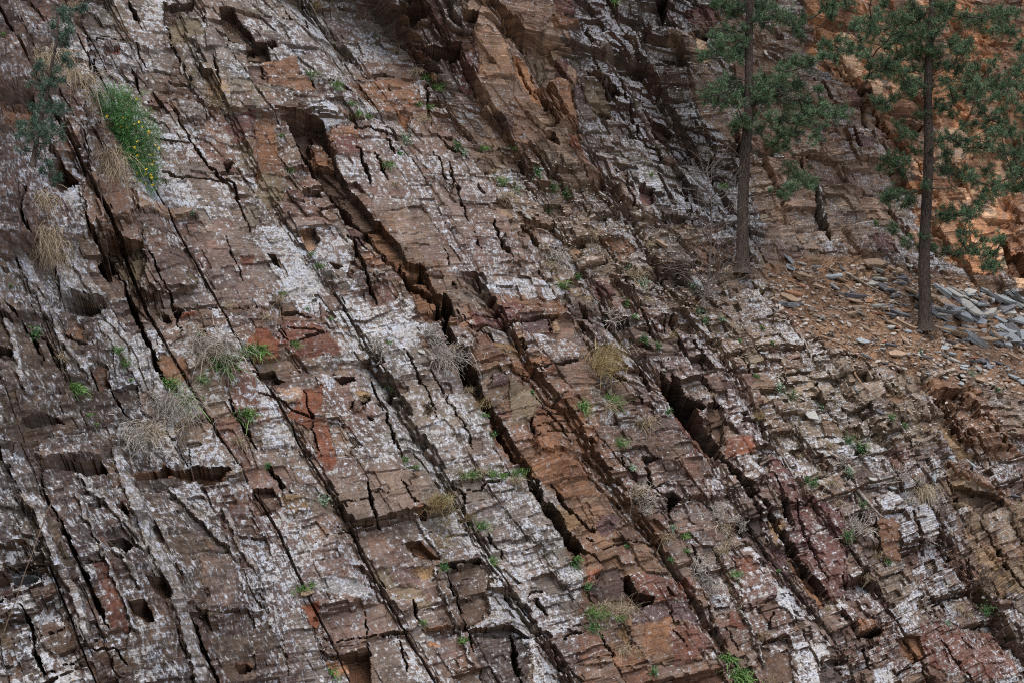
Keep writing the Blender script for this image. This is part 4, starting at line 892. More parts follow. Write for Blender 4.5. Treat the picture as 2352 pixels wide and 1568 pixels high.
def herb_mesh(px, py, size):
    o_ = np.array(surf(px, py)); d = dist_at(px, py); s = size * .5 * CC * d; n = frame(px, py)
    N = int(30 + size * 2.0)
    c = o_ + n * s * .3 + rng.normal(size=(N, 3)) * s * .42
    dirs = unit(n + UP * .5 + rng.normal(size=(N, 3)) * .8); L = np.maximum(.028, s * .20) * (.6 + .7 * rng.random(N))
    t = np.linspace(-.5, .5, 4)[None, :, None]
    P = c[:, None] + dirs[:, None] * t * L[:, None, None] - UP * (t + .5) ** 2 * L[:, None, None] * .5
    W_ = (L * .55)[:, None] * np.array([.25, 1, .85, .15])[None]
    # stems from the crack to the leaves
    P2 = o_ + (c[:N // 2, None] - o_) * np.linspace(0, 1, 4)[None, :, None]
    P2 = P2 + rng.normal(size=(len(P2), 1, 3)) * .01
    W2 = np.full((len(P2), 4), .004 * max(1, d / 15))
    return np.concatenate([P, P2]), np.concatenate([W_, W2])
def tt(i, j, lst): return [(588 * i + x / 3, 522.6 * j + y / 3, s_ / 3, k_) for x, y, s_, k_ in lst]
G_, H_, L_, D_, S_, M_, K_, F_, C_ = 'green', 'herb', 'long', 'dry', 'spinifex', 'dome', 'stalk', 'twig', 'hang'
TUFTS = (tt(1, 0, [(380,520,110,G_),(540,600,130,G_),(650,720,90,G_),(700,790,90,G_),(770,810,70,G_),(1020,970,130,H_),(990,1060,55,H_),(1380,1010,90,H_),(1430,1045,60,H_),(1550,1040,90,G_),(910,1150,110,G_),(1190,750,70,G_),(1110,725,60,G_),(950,1280,90,D_),(1180,550,80,G_),(1250,600,100,G_),(950,340,90,D_),(1110,500,90,D_),(400,50,120,S_),(175,945,60,G_),(225,1180,90,G_),(240,1240,60,G_),(1150,830,110,D_),(1740,1040,90,G_),(1690,1270,130,G_),(1720,1360,150,D_),(1640,1190,80,D_),(590,245,40,H_),(830,240,30,H_),(130,850,50,H_)])
 + tt(2, 0, [(20,1330,130,H_),(270,1290,120,H_),(380,1340,120,H_),(1440,1290,80,G_),(700,15,70,G_),(170,1190,90,H_),(950,1210,50,G_),(1050,1210,50,H_),(250,1450,70,H_)])
 + tt(3, 0, [(660,1530,60,H_),(740,1540,70,H_),(0,1040,10,G_)])
 + tt(0, 0, [(20,250,60,G_),(270,390,200,C_),(480,520,190,C_),(440,380,130,D_),(260,1370,150,C_),(340,560,120,D_),(730,1080,200,C_),(750,1180,120,C_),(1470,730,130,D_),(500,50,120,D_),(620,80,90,K_),(80,1300,60,H_),(1330,1470,40,H_),(1190,300,60,D_)])
 + tt(0, 1, [(270,40,190,C_),(290,190,130,C_),(230,740,110,H_),(220,800,70,H_),(800,850,130,G_),(850,950,120,G_),(520,1140,120,L_),(490,1090,80,G_),(400,900,80,D_),(1390,830,290,M_),(1450,880,200,D_),(1510,960,260,L_),(1710,880,150,L_),(1400,1050,120,G_),(1360,750,90,G_),(1240,1210,230,L_),(1150,1090,160,L_),(1100,1250,300,M_),(1000,1440,260,S_),(860,1450,280,M_),(1250,1400,160,K_),(1690,1290,150,L_),(1620,1490,150,D_),(1180,670,60,H_),(70,410,50,G_),(1540,600,60,H_),(1560,560,160,K_),(610,1290,50,G_),(650,1370,40,G_),(890,1050,50,G_)])
 + tt(1, 1, [(270,820,90,G_),(5,860,150,L_),(150,520,130,D_),(170,460,70,G_),(420,270,90,G_),(350,560,40,G_),(940,1110,90,G_),(1200,760,150,F_),(860,850,150,F_),(1290,900,180,M_),(1530,1240,160,K_),(1560,1290,70,G_),(1630,1430,80,H_),(1700,1520,70,H_),(900,790,50,G_),(510,630,50,G_),(380,190,60,G_),(70,620,110,D_),(1350,830,50,D_),(740,1190,60,D_),(1470,1120,80,D_)])
 + tt(2, 1, [(790,275,110,H_),(890,400,120,H_),(850,330,160,D_),(920,500,90,D_),(330,410,110,G_),(770,540,110,H_),(240,260,90,D_),(450,345,60,H_),(590,1000,330,S_),(640,900,260,S_),(690,1200,170,G_),(640,1230,130,D_),(470,1240,110,L_),(280,1190,120,K_),(910,1360,170,D_),(740,1490,150,G_),(900,780,90,H_),(1000,820,80,H_),(1290,570,80,H_),(1330,650,80,H_),(290,200,110,M_),(140,1125,40,H_),(60,1115,40,H_),(1240,400,80,H_),(850,640,70,G_),(1070,1270,70,H_),(1700,1310,100,S_),(930,120,90,D_),(440,120,40,H_),(500,500,100,D_),(680,650,140,F_),(540,60,110,D_),(1080,800,50,H_),(1160,260,60,D_),(1280,460,110,M_),(1480,310,60,D_),(1100,760,120,K_),(1380,1150,40,D_),(700,1100,140,K_),(1440,640,60,H_),(800,440,50,H_),(1720,690,50,H_),(1680,1030,60,G_),(1560,780,50,G_)])
 + tt(3, 1, [(170,1150,100,H_),(80,1100,90,H_),(850,1310,90,H_),(940,1365,50,H_),(1400,1010,90,H_),(1050,860,60,H_),(560,1480,120,H_),(650,1530,140,H_),(850,880,50,H_),(360,1240,60,H_),(470,1400,80,D_),(40,820,40,H_),(1640,1190,60,H_),(1590,640,40,H_),(90,370,60,H_),(1580,1110,50,H_),(150,1230,60,H_),(600,1440,90,D_),(350,1420,50,H_),(1430,630,40,H_),(420,1500,90,D_),(960,1060,60,F_)])
 + tt(1, 2, [(1230,350,230,S_),(1260,480,230,K_),(1420,150,110,G_),(1490,130,110,G_),(1610,140,130,G_),(1700,145,90,G_),(1400,120,80,D_),(1540,500,150,G_),(1440,450,160,K_),(1620,740,110,G_),(460,310,100,H_),(300,930,110,G_),(380,890,60,G_),(510,1500,120,L_),(1150,1160,90,G_),(1420,1280,90,G_),(1030,40,80,G_),(1290,770,90,H_),(460,190,50,H_),(1290,300,110,G_),(240,950,80,G_),(1240,620,200,K_),(940,850,70,K_),(90,70,50,H_),(1540,110,90,D_),(1100,90,70,G_)])
 + tt(2, 2, [(430,745,110,H_),(420,710,60,L_),(510,920,80,H_),(560,1110,210,G_),(540,1190,150,H_),(750,1080,230,D_),(640,1060,170,D_),(740,1130,110,G_),(850,260,150,D_),(900,300,190,F_),(920,390,110,F_),(1100,490,70,H_),(1170,570,110,G_),(1080,720,50,H_),(1360,950,200,F_),(1270,800,180,F_),(830,1270,70,H_),(970,1490,90,H_),(940,1450,70,H_),(1480,1420,130,L_),(1560,1540,190,L_),(1400,440,190,F_),(1450,520,150,D_),(1540,820,110,G_),(1450,660,100,D_),(30,130,140,G_),(830,620,50,H_),(1050,580,120,D_),(1480,620,110,D_),(1560,480,110,F_),(760,1350,120,D_),(860,1380,120,K_),(20,180,130,D_),(790,630,40,H_),(920,600,40,H_),(820,100,60,H_),(1740,1290,150,K_),(1510,930,80,D_),(1190,660,60,G_)])
 + tt(3, 2, [(310,200,120,H_),(270,170,80,H_),(540,550,110,H_),(600,560,220,F_),(640,520,110,D_),(1060,230,120,C_),(1470,880,190,F_),(1490,1070,130,H_),(1300,1060,110,D_),(260,995,50,H_),(410,1060,60,D_),(620,1240,50,H_),(440,200,110,D_),(560,110,90,H_),(820,740,70,H_),(640,340,90,H_),(1100,590,110,F_),(700,850,70,D_),(1230,1160,50,H_),(130,1130,70,H_),(210,10,70,D_),(1190,420,60,H_),(960,330,120,F_),(510,60,110,F_),(900,150,130,F_),(1360,1090,70,D_),(1720,350,70,D_),(1100,770,50,D_),(480,330,80,D_),(740,700,120,K_),(10,1560,110,K_),(60,800,40,G_),(1240,690,50,D_),(1100,270,50,G_),(1050,180,70,F_)]))
TUFTS = [t for k, t in enumerate(TUFTS) if t[2] > 8 and not (t[3] == 'herb' and t[2] < 24 and k % 2)]
KIND = dict(green=(GREENM, 'green_grass_tuft', 'tuft of fresh green grass', 'grass tuft', 'green grass tufts in the rock cracks'),
 long=(GREENM, 'broad_grass_tuft', 'tuft of broad green grass', 'grass tuft', 'long green grass tufts'),
 dry=(DRYM, 'dry_grass_tuft', 'tuft of pale dry grass', 'grass tuft', 'dry grass tufts'),
 spinifex=(STRAWM, 'straw_tussock', 'spiky straw-yellow tussock', 'tussock', 'straw tussocks'),
 dome=(GREYM, 'grey_grass_clump', 'rounded dead grey grass clump', 'grass clump', 'dead grey grass clumps'),
 hang=(DRYM, 'hanging_grass', 'hanging mat of dead grass', 'grass clump', 'hanging dead grass'),
 stalk=(STRAWM, 'grass_stalks', 'sparse tall dry grass stalks', 'grass stalks', 'tall dry stalks'),
 twig=(GREYM, 'dead_twig_plant', 'tangle of dead grey twigs', 'dead plant', 'dead twiggy plants'),
 herb=(LEAFM, 'leafy_herb', 'low leafy green plant', 'plant', 'leafy herbs in the cracks'))
for (px, py, sz, kd) in TUFTS:
    mat, nm, text, cat, grp = KIND[kd]
    if kd == 'herb':
        P, W_ = herb_mesh(px, py, sz)
        if rng.random() < .35: mat = SAGEM; text = 'low grey-green leafy plant'
        me_ = ribbons(P, W_, name=nm)
    elif kd == 'twig':
        o_ = np.array(surf(px, py)); d = dist_at(px, py); s = sz * .5 * CC * d; n = frame(px, py); ls = []
        for _ in range(int(14 + sz * .25)):
            p = o_ + rng.normal(size=3) * s * .2; dr = unit(n * .6 + UP * .5 + rng.normal(size=3) * .9); pts = [p]
            for q_ in range(5):
                dr = unit(dr + rng.normal(size=3) * .35); p = p + dr * s * .28; pts.append(p)
                if q_ in (1, 2, 3):
                    d2 = unit(dr + rng.normal(size=3) * .8); ls.append(([p, p + d2 * s * .2, p + unit(d2 + rng.normal(size=3) * .4) * s * .4], np.array([.004, .003, .002]) * d / 15))
            ls.append((pts, np.linspace(.006, .0025, 6) * d / 15))
        me_ = tubes(ls, nm, 3)
        if px > 2150: mat = DTWIGM; text = 'tangle of dead dark twigs'
    else:
        P, W_ = tuft_mesh(px, py, sz, kd); me_ = ribbons(P, W_, name=nm)
    o = link(nm, me_, mat)
    later(o, ('large ' if sz > 62 else 'tiny ' if sz < 18 else '') + text, cat, grp, px, py)

# ------------------------------------------------------------------ bush with yellow flowers, at the near rib's edge
def bush():
    y = dist_at(330, 340) - .15; root = Vector(grid0(250, 400)); 
    r = link('flowering_bush', None, None, label='bright green bush dotted with yellow flowers at the upper left', cat='bush', loc=at(262, 400, y))
    inv = np.array(r.location)
    poly = T(0, 0, [(580,690),(640,600),(700,640),(830,600),(930,650),(980,780),(1060,900),(1100,1080),(1090,1230),(980,1370),(880,1290),(800,1140),(700,990),(640,850)])
    pts = []
    while len(pts) < 1250:
        x, y_ = rng.uniform(190, 370), rng.uniform(195, 460)
        if inpoly(poly, np.array([x + rng.normal() * 15]), np.array([y_ + rng.normal() * 15]))[0]:
            dep = (1 - ((x - 280) / 110) ** 2) * .35
            pts.append(np.array(at(x, y_, y - rng.uniform(-.05, 1) * max(.05, dep))))
    pts = np.array(pts) - inv
    ls = []
    core = np.array([np.array(at(245 + 18 * q_, 330 + 34 * q_, y + .08)) for q_ in range(4)]) - inv
    for p in pts[:420]:
        b = core[rng.integers(0, 4)] + rng.normal(size=3) * .05
        m_ = (b + p) / 2 + np.array([0, -.05, .07]) + rng.normal(size=3) * .03
        t = np.linspace(0, 1, 5)[:, None]; ls.append((b * (1 - t) ** 2 + 2 * m_ * t * (1 - t) + p * t ** 2, np.linspace(.0035, .0014, 5)))
    link('stems', tubes(ls, 'stems', 3), simple_mat('bush_stem', (.05, .12, .04), (.12, .22, .08), 30), r)
    N = len(pts) * 11
    c = np.repeat(pts, 11, 0) + rng.normal(size=(N, 3)) * .028
    d = unit(rng.normal(size=(N, 3)) + np.array([.3, -.4, .7])); L = .026 + .034 * rng.random(N)
    P = c[:, None] + d[:, None] * (np.linspace(0, 1, 3)[None, :, None]) * L[:, None, None]
    tone = np.clip(np.repeat(rng.random(len(pts)), 11) * .8 + rng.random(N) * .3, 0, 1)
    link('leaves', ribbons(P, np.tile([.0028, .004, .001], (N, 1)), tone, 'leaves'), BUSHM, r)
    # one flower mesh: five cupped petals
    co = [(0, 0, 0)]; fs = []
    for k in range(5):
        a0 = k * 2 * math.pi / 5; b0 = len(co)
        for rr, da, z in ((.5, -.35, .1), (1, -.3, .35), (1.1, 0, .4), (1, .3, .35), (.5, .35, .1)):
            co.append((rr * math.cos(a0 + da), rr * math.sin(a0 + da), z))
        for q_ in range(4): fs.append((0, b0 + q_, b0 + q_ + 1))
    fm = tris('flower', np.array(co) * .015, fs)
    for x, y_ in T(0, 0, [(735,803),(745,800),(900,678),(942,680),(850,810),(922,856),(960,842),(1008,826),(1030,847),(983,875),(870,880),(835,875),(1027,910),(1023,935),(947,978),(1067,1000),(1096,1022),(724,960),(722,975),(790,978),(757,995),(750,1022),(829,1012),(927,1020),(903,1072),(947,1074),(1035,1070),(1060,1065),(1057,1110),(958,1108),(1020,1134),(1050,1136),(780,1158),(1010,1170),(942,1198),(1005,1203),(1038,1208),(1047,1228),(933,1247),(963,1254),(1005,1272),(1052,1277),(938,1364),(620,760)]):
        o = link('flower', fm, FLOWM, r, loc=Vector(np.array(at(x, y_, y - .33)) - inv))
        o.rotation_euler = (math.radians(60 + rng.normal() * 25), rng.normal() * .5, rng.uniform(0, 6)); s = rng.uniform(.75, 1.15); o.scale = (s, s, s)
bush()

# ------------------------------------------------------------------ conifers
def conifer(name, label, trunk, rad, puffs, mat, dens=1.0, depth=.75, blade=(.055, .0068), base_y=None, dead=14, group=None):
    y = base_y; r = link(name, None, None, label=label, cat='tree', loc=at(trunk[0][0], trunk[0][1], y))
    if group: r['group'] = group
    org = np.array(r.location)
    tp = np.array([np.array(at(a, b, y)) for a, b in trunk]) - org
    # resample the trunk finely
    u = np.linspace(0, len(tp) - 1, 90); tpf = np.stack([np.interp(u, range(len(tp)), tp[:, q_]) for q_ in range(3)], 1)
    tpf[:, 0] += np.interp(u, range(len(tp)), np.zeros(len(tp))) + (vn(u * .8, u * 0, 5) - .5) * rad * 1.1
    rr = rad * np.interp(u, [0, .12, .4, len(tp) - 1], [1.9, 1.25, 1.0, .45])
    tr = tubes([(tpf, rr)], 'trunk', 26, .10); link('trunk', tr, BARKM, r)
    nodes = [p for p in tpf[4:]]; par = [-1] * len(nodes); lv = [0] * len(nodes)
    pc = []
    for (x, py, rr_) in puffs:
        ax = np.interp(py, [t[1] for t in trunk][::-1], [t[0] for t in trunk][::-1])
        dx = abs(x - ax) * CC * y; dd = rng.normal() * min(depth, .25 + dx * .55)
        pc.append((dx + abs(dd), np.array(at(x, py, y + dd)) - org, rr_ * CC * y))
    pc.sort(key=lambda t: t[0]); lines = []; cnt = {}
    NA = np.array(nodes); sprays = []; tones = []
    axis_of = {}
    for _, c, R_ in pc:
        dv = c - NA; dist = np.linalg.norm(dv, axis=1)
        pen = np.where(np.array(lv) == 0, 1.15, 1.0) * dist + .9 * np.abs(dv[:, 2] - .28 * np.hypot(dv[:, 0], dv[:, 1])) 
        k = int(np.argmin(pen)); a = NA[k]; L = np.linalg.norm(c - a); n_ = max(3, int(L / .16))
        t = np.linspace(0, 1, n_ + 1)[:, None]; bow = np.array([0, 0, -.10 * L]) * np.sin(np.pi * t)
        pts = a + (c - a) * t + bow + np.concatenate([np.zeros((1, 3)), rng.normal(size=(n_, 3)) * .018 * min(1, L)])
        b0 = len(NA); NA = np.concatenate([NA, pts[1:]]); par += [k] + list(range(b0, b0 + n_ - 1)); lv += [1] * n_
        lines.append((k, pts)); q_ = k
        while q_ >= 0: cnt[q_] = cnt.get(q_, 0) + 1; q_ = par[q_]
        for q_ in range(b0, b0 + n_): cnt[q_] = cnt.get(q_, 0) + 1
        axd = unit(pts[-1] - pts[-2])
        ns = max(6, int(26 * (R_ / .18) ** 1.3))
        for _s in range(ns):
            dr = unit(axd * .35 + rng.normal(size=3) * np.array([1, .9, .75]) + np.array([0, 0, .25])); sprays.append((c + rng.normal(size=3) * R_ * .40, dr, R_ * rng.uniform(.4, .85))); tones.append(rng.random())
        for _s in range(int(L * 5)):   # scattered foliage along the outer limb
            p = pts[rng.integers(max(1, n_ // 2), n_ + 1)]; sprays.append((p, unit(rng.normal(size=3) + axd), R_ * rng.uniform(.25, .5))); tones.append(rng.random())
    ls = []
    for k, pts in lines:
        ids = cnt.get(k, 1); r0 = min(rad * .38, .007 + .0042 * math.sqrt(max(1, min(ids, 14)))) if lv[k] else .010 + .0055 * min(5, np.linalg.norm(pts[-1] - pts[0]))
        ls.append((pts, np.linspace(r0 * (rad / .10) ** .5, .005 * (rad / .1) ** .5, len(pts))))
    link('branches', tubes(ls, 'branches', 5), LIMBM, r)
    tw = []
    for _ in range(dead):            # bare twigs and dead snags
        k = rng.integers(3, len(tpf) - 20); p = tpf[k]; dr = unit(np.array([rng.choice([-1, 1]), rng.normal() * .6, rng.uniform(-.3, .35)])); pts = [p]
        for q_ in range(7):
            dr = unit(dr + rng.normal(size=3) * .16); p = p + dr * rad * 1.3; pts.append(p)
            if q_ > 1:
                e = unit(dr + rng.normal(size=3) * .7); tw.append(([p, p + e * rad * 1.2, p + unit(e + rng.normal(size=3) * .3) * rad * 2.4], np.array([.005, .004, .003]) * (rad / .1)))
        tw.append((pts, np.linspace(.010, .004, 8) * (rad / .1)))
    if tw: link('dead_twigs', tubes(tw, 'dead_twigs', 3), DTWIGM, r)
    SP = np.array([s_[0] for s_ in sprays]); SD = np.array([s_[1] for s_ in sprays]); SL = np.array([s_[2] for s_ in sprays]); TN = np.array(tones)
    nb = int(38 * dens); N = len(SP) * nb
    t = rng.random(N); c = np.repeat(SP, nb, 0) + np.repeat(SD, nb, 0) * (t * np.repeat(SL, nb))[:, None] + rng.normal(size=(N, 3)) * blade[0] * .22
    d = unit(np.repeat(SD, nb, 0) * .9 + rng.normal(size=(N, 3)) * .75 + np.array([0, 0, .2])); L = blade[0] * (.6 + .8 * rng.random(N))
    P = c[:, None] + d[:, None] * np.linspace(0, 1, 3)[None, :, None] * L[:, None, None]
    tone = np.clip(np.repeat(TN, nb) * .55 + .35 * t + rng.random(N) * .25 - .1, 0, 1)
    link('foliage', ribbons(P, blade[1] * np.tile([.6, 1, .3], (N, 1)), tone, 'foliage'), mat, r)
def pz(i, j, lst): return [(588 * i + x / 3, 522.6 * j + y / 3, rr_ / 3) for x, y, rr_ in lst]
P1 = (pz(2, 0, [(1400,40,45),(1460,60,50),(1560,60,70),(1520,100,50),(1480,230,80),(1420,290,60),(1400,240,45),(1540,250,60),(1560,330,55),(1350,390,60),(1320,400,40),(1420,380,50),(1520,380,70),(1600,300,40),(1570,390,50),(1500,560,60),(1440,600,60),(1360,660,60),(1500,690,70),(1420,700,60),(1600,630,90),(1550,700,60),(1690,590,80),(1720,670,70),(1650,700,50),(1590,850,70),(1640,820,55),(1550,870,50),(1720,70,60),(1740,160,60),(1670,130,50),(1740,560,50),(1600,200,30)])
 + pz(3, 0, [(-40,60,60),(40,100,60),(110,140,65),(190,200,50),(240,140,40),(400,60,55),(450,35,40),(540,35,50),(430,120,40),(240,250,35),(400,320,50),(480,290,35),(500,350,30),(560,320,45),(570,370,40),(450,400,35),(380,390,45),(190,430,55),(240,450,60),(290,430,50),(120,490,60),(80,530,50),(40,600,70),(110,610,60),(200,600,70),(60,660,60),(150,700,70),(240,700,60),(330,620,40),(390,710,40),(250,770,60),(350,780,60),(440,790,65),(530,790,55),(200,840,70),(100,830,60),(280,850,45),(90,930,60),(180,920,60),(330,950,55),(30,1000,60),(120,1010,50),(-30,700,70),(-60,900,50),(150,1180,65),(200,1210,45),(240,1260,55),(290,1290,50),(160,1310,60),(100,1330,40),(10,830,50)]))
P2 = (pz(3, 0, [(800,30,45),(760,110,60),(700,150,60),(620,170,60),(580,190,40),(860,140,60),(930,130,60),(1010,60,70),(990,160,60),(1060,120,60),(1190,40,70),(1230,100,60),(1260,40,50),(1180,170,60),(700,220,60),(760,210,50),(900,230,60),(880,290,60),(820,310,60),(960,350,60),(1060,330,70),(1120,380,60),(640,350,50),(680,390,50),(640,270,30),(1020,400,60),(900,400,60),(820,420,60),(850,480,80),(780,500,70),(920,520,80),(700,470,50),(690,540,30),(980,570,60),(1040,590,60),(1000,640,50),(950,600,50),(1120,600,50),(1260,310,60),(1330,330,60),(1380,300,40),(1350,380,60),(1400,160,70),(1470,140,70),(1540,110,60),(1600,160,70),(1650,220,60),(1700,230,40),(1560,210,60),(1590,70,30),(1690,90,50),(1640,110,50),(1340,110,40),(1320,480,70),(1240,470,40),(1420,480,60),(1550,450,50),(1180,350,60),(1240,570,60),(1380,560,70),(1450,610,80),(1350,640,70),(1430,680,60),(1560,590,70),(1640,590,70),(1720,590,50),(1670,680,40),(1280,690,60),(1180,720,50),(1200,760,40),(1060,790,50),(1270,780,40),(1730,740,40),(1530,820,60),(1620,850,50),(1600,920,60),(1680,900,60),(1500,900,60),(900,880,40),(940,920,40),(1000,940,40),(1030,1040,40),(1250,940,40),(1180,970,50),(1300,980,50),(1360,1000,70),(1450,1010,70),(1530,1000,60),(1600,1040,60),(1690,1070,60),(1750,1070,60),(870,1100,60),(810,1100,40),(900,1150,50),(770,1170,30),(960,1110,40),(940,1200,40),(1230,1070,60),(1190,1160,60),(1250,1190,60),(1330,1200,70),(1400,1230,70),(1500,1200,60),(1560,1270,60),(1640,1290,70),(1720,1300,60),(1680,1190,40),(850,1350,60),(820,1380,50),(900,1330,60),(980,1380,50),(960,1400,50),(1080,1270,40),(1220,1480,60),(1290,1480,60),(1370,1450,50),(1450,1420,60),(1560,1340,60),(1480,1350,50),(1200,1500,60),(1390,1480,50),(780,720,50),(740,700,30),(820,740,40),(880,680,40),(1100,480,60),(1060,240,60),(1140,250,50),(980,250,60),(1730,450,40),(1780,600,50),(1790,800,50),(1790,1290,60),(1740,330,60),(1780,420,60),(1700,500,50),(1760,960,60),(1700,1160,50),(1600,760,50),(1740,1200,50),(1480,760,50),(1560,680,50),(1790,1100,60),(1330,880,40),(1420,860,40),(1100,180,60),(1150,440,50),(1000,480,50)])
 + pz(3, 1, [(1070,60,35),(960,100,50),(1070,150,45),(1130,140,35),(860,20,45),(1330,60,50),(1400,50,50),(1480,90,40),(1570,90,45),(1610,90,30),(1230,180,40),(1300,180,50),(1380,170,50),(1450,180,50),(1500,180,45),(1560,180,40),(1590,270,40),(1500,270,45),(1540,260,40)]))
P1 += [(x, -y_ - 30, r_) for x, y_, r_ in P1[::2] if y_ < 180]; P2 += [(x, -y_ - 30, r_) for x, y_, r_ in P2[::2] if y_ < 180]
PUF = lambda L_: [(x, y_, r_ * 1.05) for x, y_, r_ in L_]
conifer('pine_tree', 'tall pine on the left with bare lower trunk and leafy limbs mostly to its right', [(1698,628), (1703,500), (1708,330), (1716,180), (1722,0), (1726,-160)], .105, PUF(P1), PINEM, base_y=dist_at(1698, 622) - .05, group='pines on the scree')
conifer('pine_tree', 'tall pine on the right with broad green crown, rooted in the scree slabs', [(2119,760), (2120,620), (2122,480), (2128,300), (2132,150), (2134,0), (2136,-160)], .115, PUF(P2), PINEM, base_y=dist_at(2119, 752) - .05, group='pines on the scree')
PS = pz(0, 0, [(430,90,55),(480,90,40),(450,150,60),(370,190,35),(440,230,60),(480,220,40),(400,290,45),(440,310,40),(490,400,45),(440,430,45),(350,510,70),(400,550,60),(330,600,60),(250,560,50),(260,450,30),(300,700,75),(240,760,70),(290,800,80),(360,780,60),(420,760,40),(190,870,70),(280,900,70),(370,900,60),(140,930,50),(220,960,70),(330,980,50),(130,860,35),(420,930,35),(310,1180,40),(380,1230,40),(330,1130,35),(240,1090,40),(170,1030,45),(540,70,25),(570,60,20)])
ysap = dist_at(60, 400) - .9
conifer('conifer_sapling', 'young blue-green conifer sapling with pale stem at the upper left edge', T(0, 0, [(215,1150),(255,930),(290,760),(330,580),(360,430),(385,260),(400,80)]), .021, PS, SAPM, dens=1.1, depth=.18, blade=(.035, .0042), base_y=ysap, dead=5)

DULL = simple_mat('dull_twig', (.07, .055, .05), (.16, .135, .12), 40)
# leafless sapling in the middle
def bare_sapling():
    y = dist_at(1613, 706) - .05; r = link('bare_sapling', None, None, label='leafless grey sapling with fine bare twigs, left of the pines', cat='tree', loc=at(1611, 706, y)); org = np.array(r.location)
    tr = np.array([np.array(at(a, b, y)) for a, b in [(1611,706),(1620,670),(1630,630),(1631,580),(1635,520),(1634,460),(1626,415),(1623,385)]]) - org
    link('trunk', tubes([(tr, np.linspace(.024, .006, len(tr)))], 'trunk', 8, .1), DULL, r); ls = []
    u = np.linspace(0, len(tr) - 1, 60); tf = np.stack([np.interp(u, range(len(tr)), tr[:, q_]) for q_ in range(3)], 1)
    for k in range(5, 60, 1):
        p = tf[k]; sgn = rng.choice([-1, 1]); dr = unit(np.array([sgn * rng.uniform(.5, 1), rng.normal() * .6, rng.uniform(.2, .9)])); pts = [p]; st = .16 * (1.25 - k / 80) * rng.uniform(.6, 1.1)
        for q_ in range(6):
            dr = unit(dr + rng.normal(size=3) * .18 + np.array([0, 0, .08])); p = p + dr * st; pts.append(p)
            if q_ > 0:
                e = unit(dr + rng.normal(size=3) * .6); ls.append(([p, p + e * st, p + unit(e + rng.normal(size=3) * .3) * st * 2], [.0045, .0035, .0025]))
        ls.append((pts, np.linspace(.010, .004, 7)))
    link('branches', tubes(ls, 'branches', 3), DULL, r)
bare_sapling()

# ------------------------------------------------------------------ dead wood
def log(name, label, cat, pts, wpx, mat, lift=.04, taper=.4, flat=1.0):
    P = [surf(x, y_) for x, y_ in pts]; P = [Vector(p) for p in P]
    d = dist_at(*pts[0]); ym = None
    pw = [at(x, y_, dist_at(x, y_) - .12) for x, y_ in pts]
    c = np.array(pw); u = np.linspace(0, len(c) - 1, 22); cf = np.stack([np.interp(u, range(len(c)), c[:, q_]) for q_ in range(3)], 1)
    sp = .22 if wpx > 3 else .35
    cf += (np.stack([vn(u * 1.3, u * 0 + q_, 91) for q_ in range(3)], 1) - .5) * wpx * CC * d * 1.2
    o = link(name, tubes([(cf, np.linspace(1, taper, 22) * wpx * .5 * CC * d)], name, 9, .35), mat, label=label, cat=cat)
    return o
log('fallen_branch', 'long crooked brown branch lying across the scree left of the right pine', 'branch', T(3, 1, [(370,750),(500,800),(600,870),(680,910)]), 6, BWOODM)
log('fallen_branch', 'thin peeling branch lying down the rubble below the scree', 'branch', T(3, 1, [(590,950),(600,1010),(660,1090),(740,1160),(850,1240)]), 5, BWOODM)
log('fallen_branch', 'thin dark branch on the ground at the right edge', 'branch', T(3, 1, [(1480,1115),(1660,1150),(1764,1190),(1850,1230)]), 2.5, DTWIGM)
log('fallen_branch', 'gnarled grey branch among slabs between the two pines', 'branch', T(3, 1, [(570,335),(640,370),(700,410),(800,465)]), 7, WOODM)
log('wood_wedge', 'broad weathered grey wedge of split wood pointing down right', 'wood', T(3, 2, [(575,180),(650,280),(720,355),(795,440)]), 13, WOODM, taper=.15)
log('wood_stick', 'grey weathered stick leaning down right above the grey wood wedge', 'wood', T(3, 2, [(430,-20),(500,25),(560,70),(600,120),(632,172)]), 6, WOODM)
log('wood_stick', 'thin grey twig lying level on the ledge right of the grey wood stick', 'wood', T(3, 2, [(690,205),(780,190),(850,190),(960,175)]), 3, WOODM)
log('wood_stick', 'short dark stick sticking out level at the foot of the dark overhang', 'wood', T(1, 0, [(1360,718),(1440,716),(1522,722)]), 3, DTWIGM, taper=.9)
log('wood_stick', 'long dry grass stem curving over the cliff below the left pine', 'stem', T(2, 1, [(1330,560),(1400,555),(1480,600),(1530,650),(1520,720)]), 1.6, BWOODM)
log('root', 'pale exposed root looping over the ledge left of the scree', 'root', T(3, 1, [(260,780),(270,830),(310,870),(300,900),(250,915)]), 3, WOODM)
cn = [at(x, y_, dist_at(x, y_) - .35) for x, y_ in T(0, 2, [(390,255),(370,300),(320,400),(285,500),(250,600),(215,700),(180,780),(140,900),(100,1020),(60,1120),(20,1240)])]
link('dead_cane', tubes([(np.array(cn), np.linspace(1.2, .6, 11) * 4.5 * .5 * CC * 9 / 1.3)], 'dead_cane', 8, .5), simple_mat('brown_stem', (.04, .026, .018), (.11, .075, .05), 60), label='thin dead brown stem leaning across the rock at the lower left', cat='dead cane')

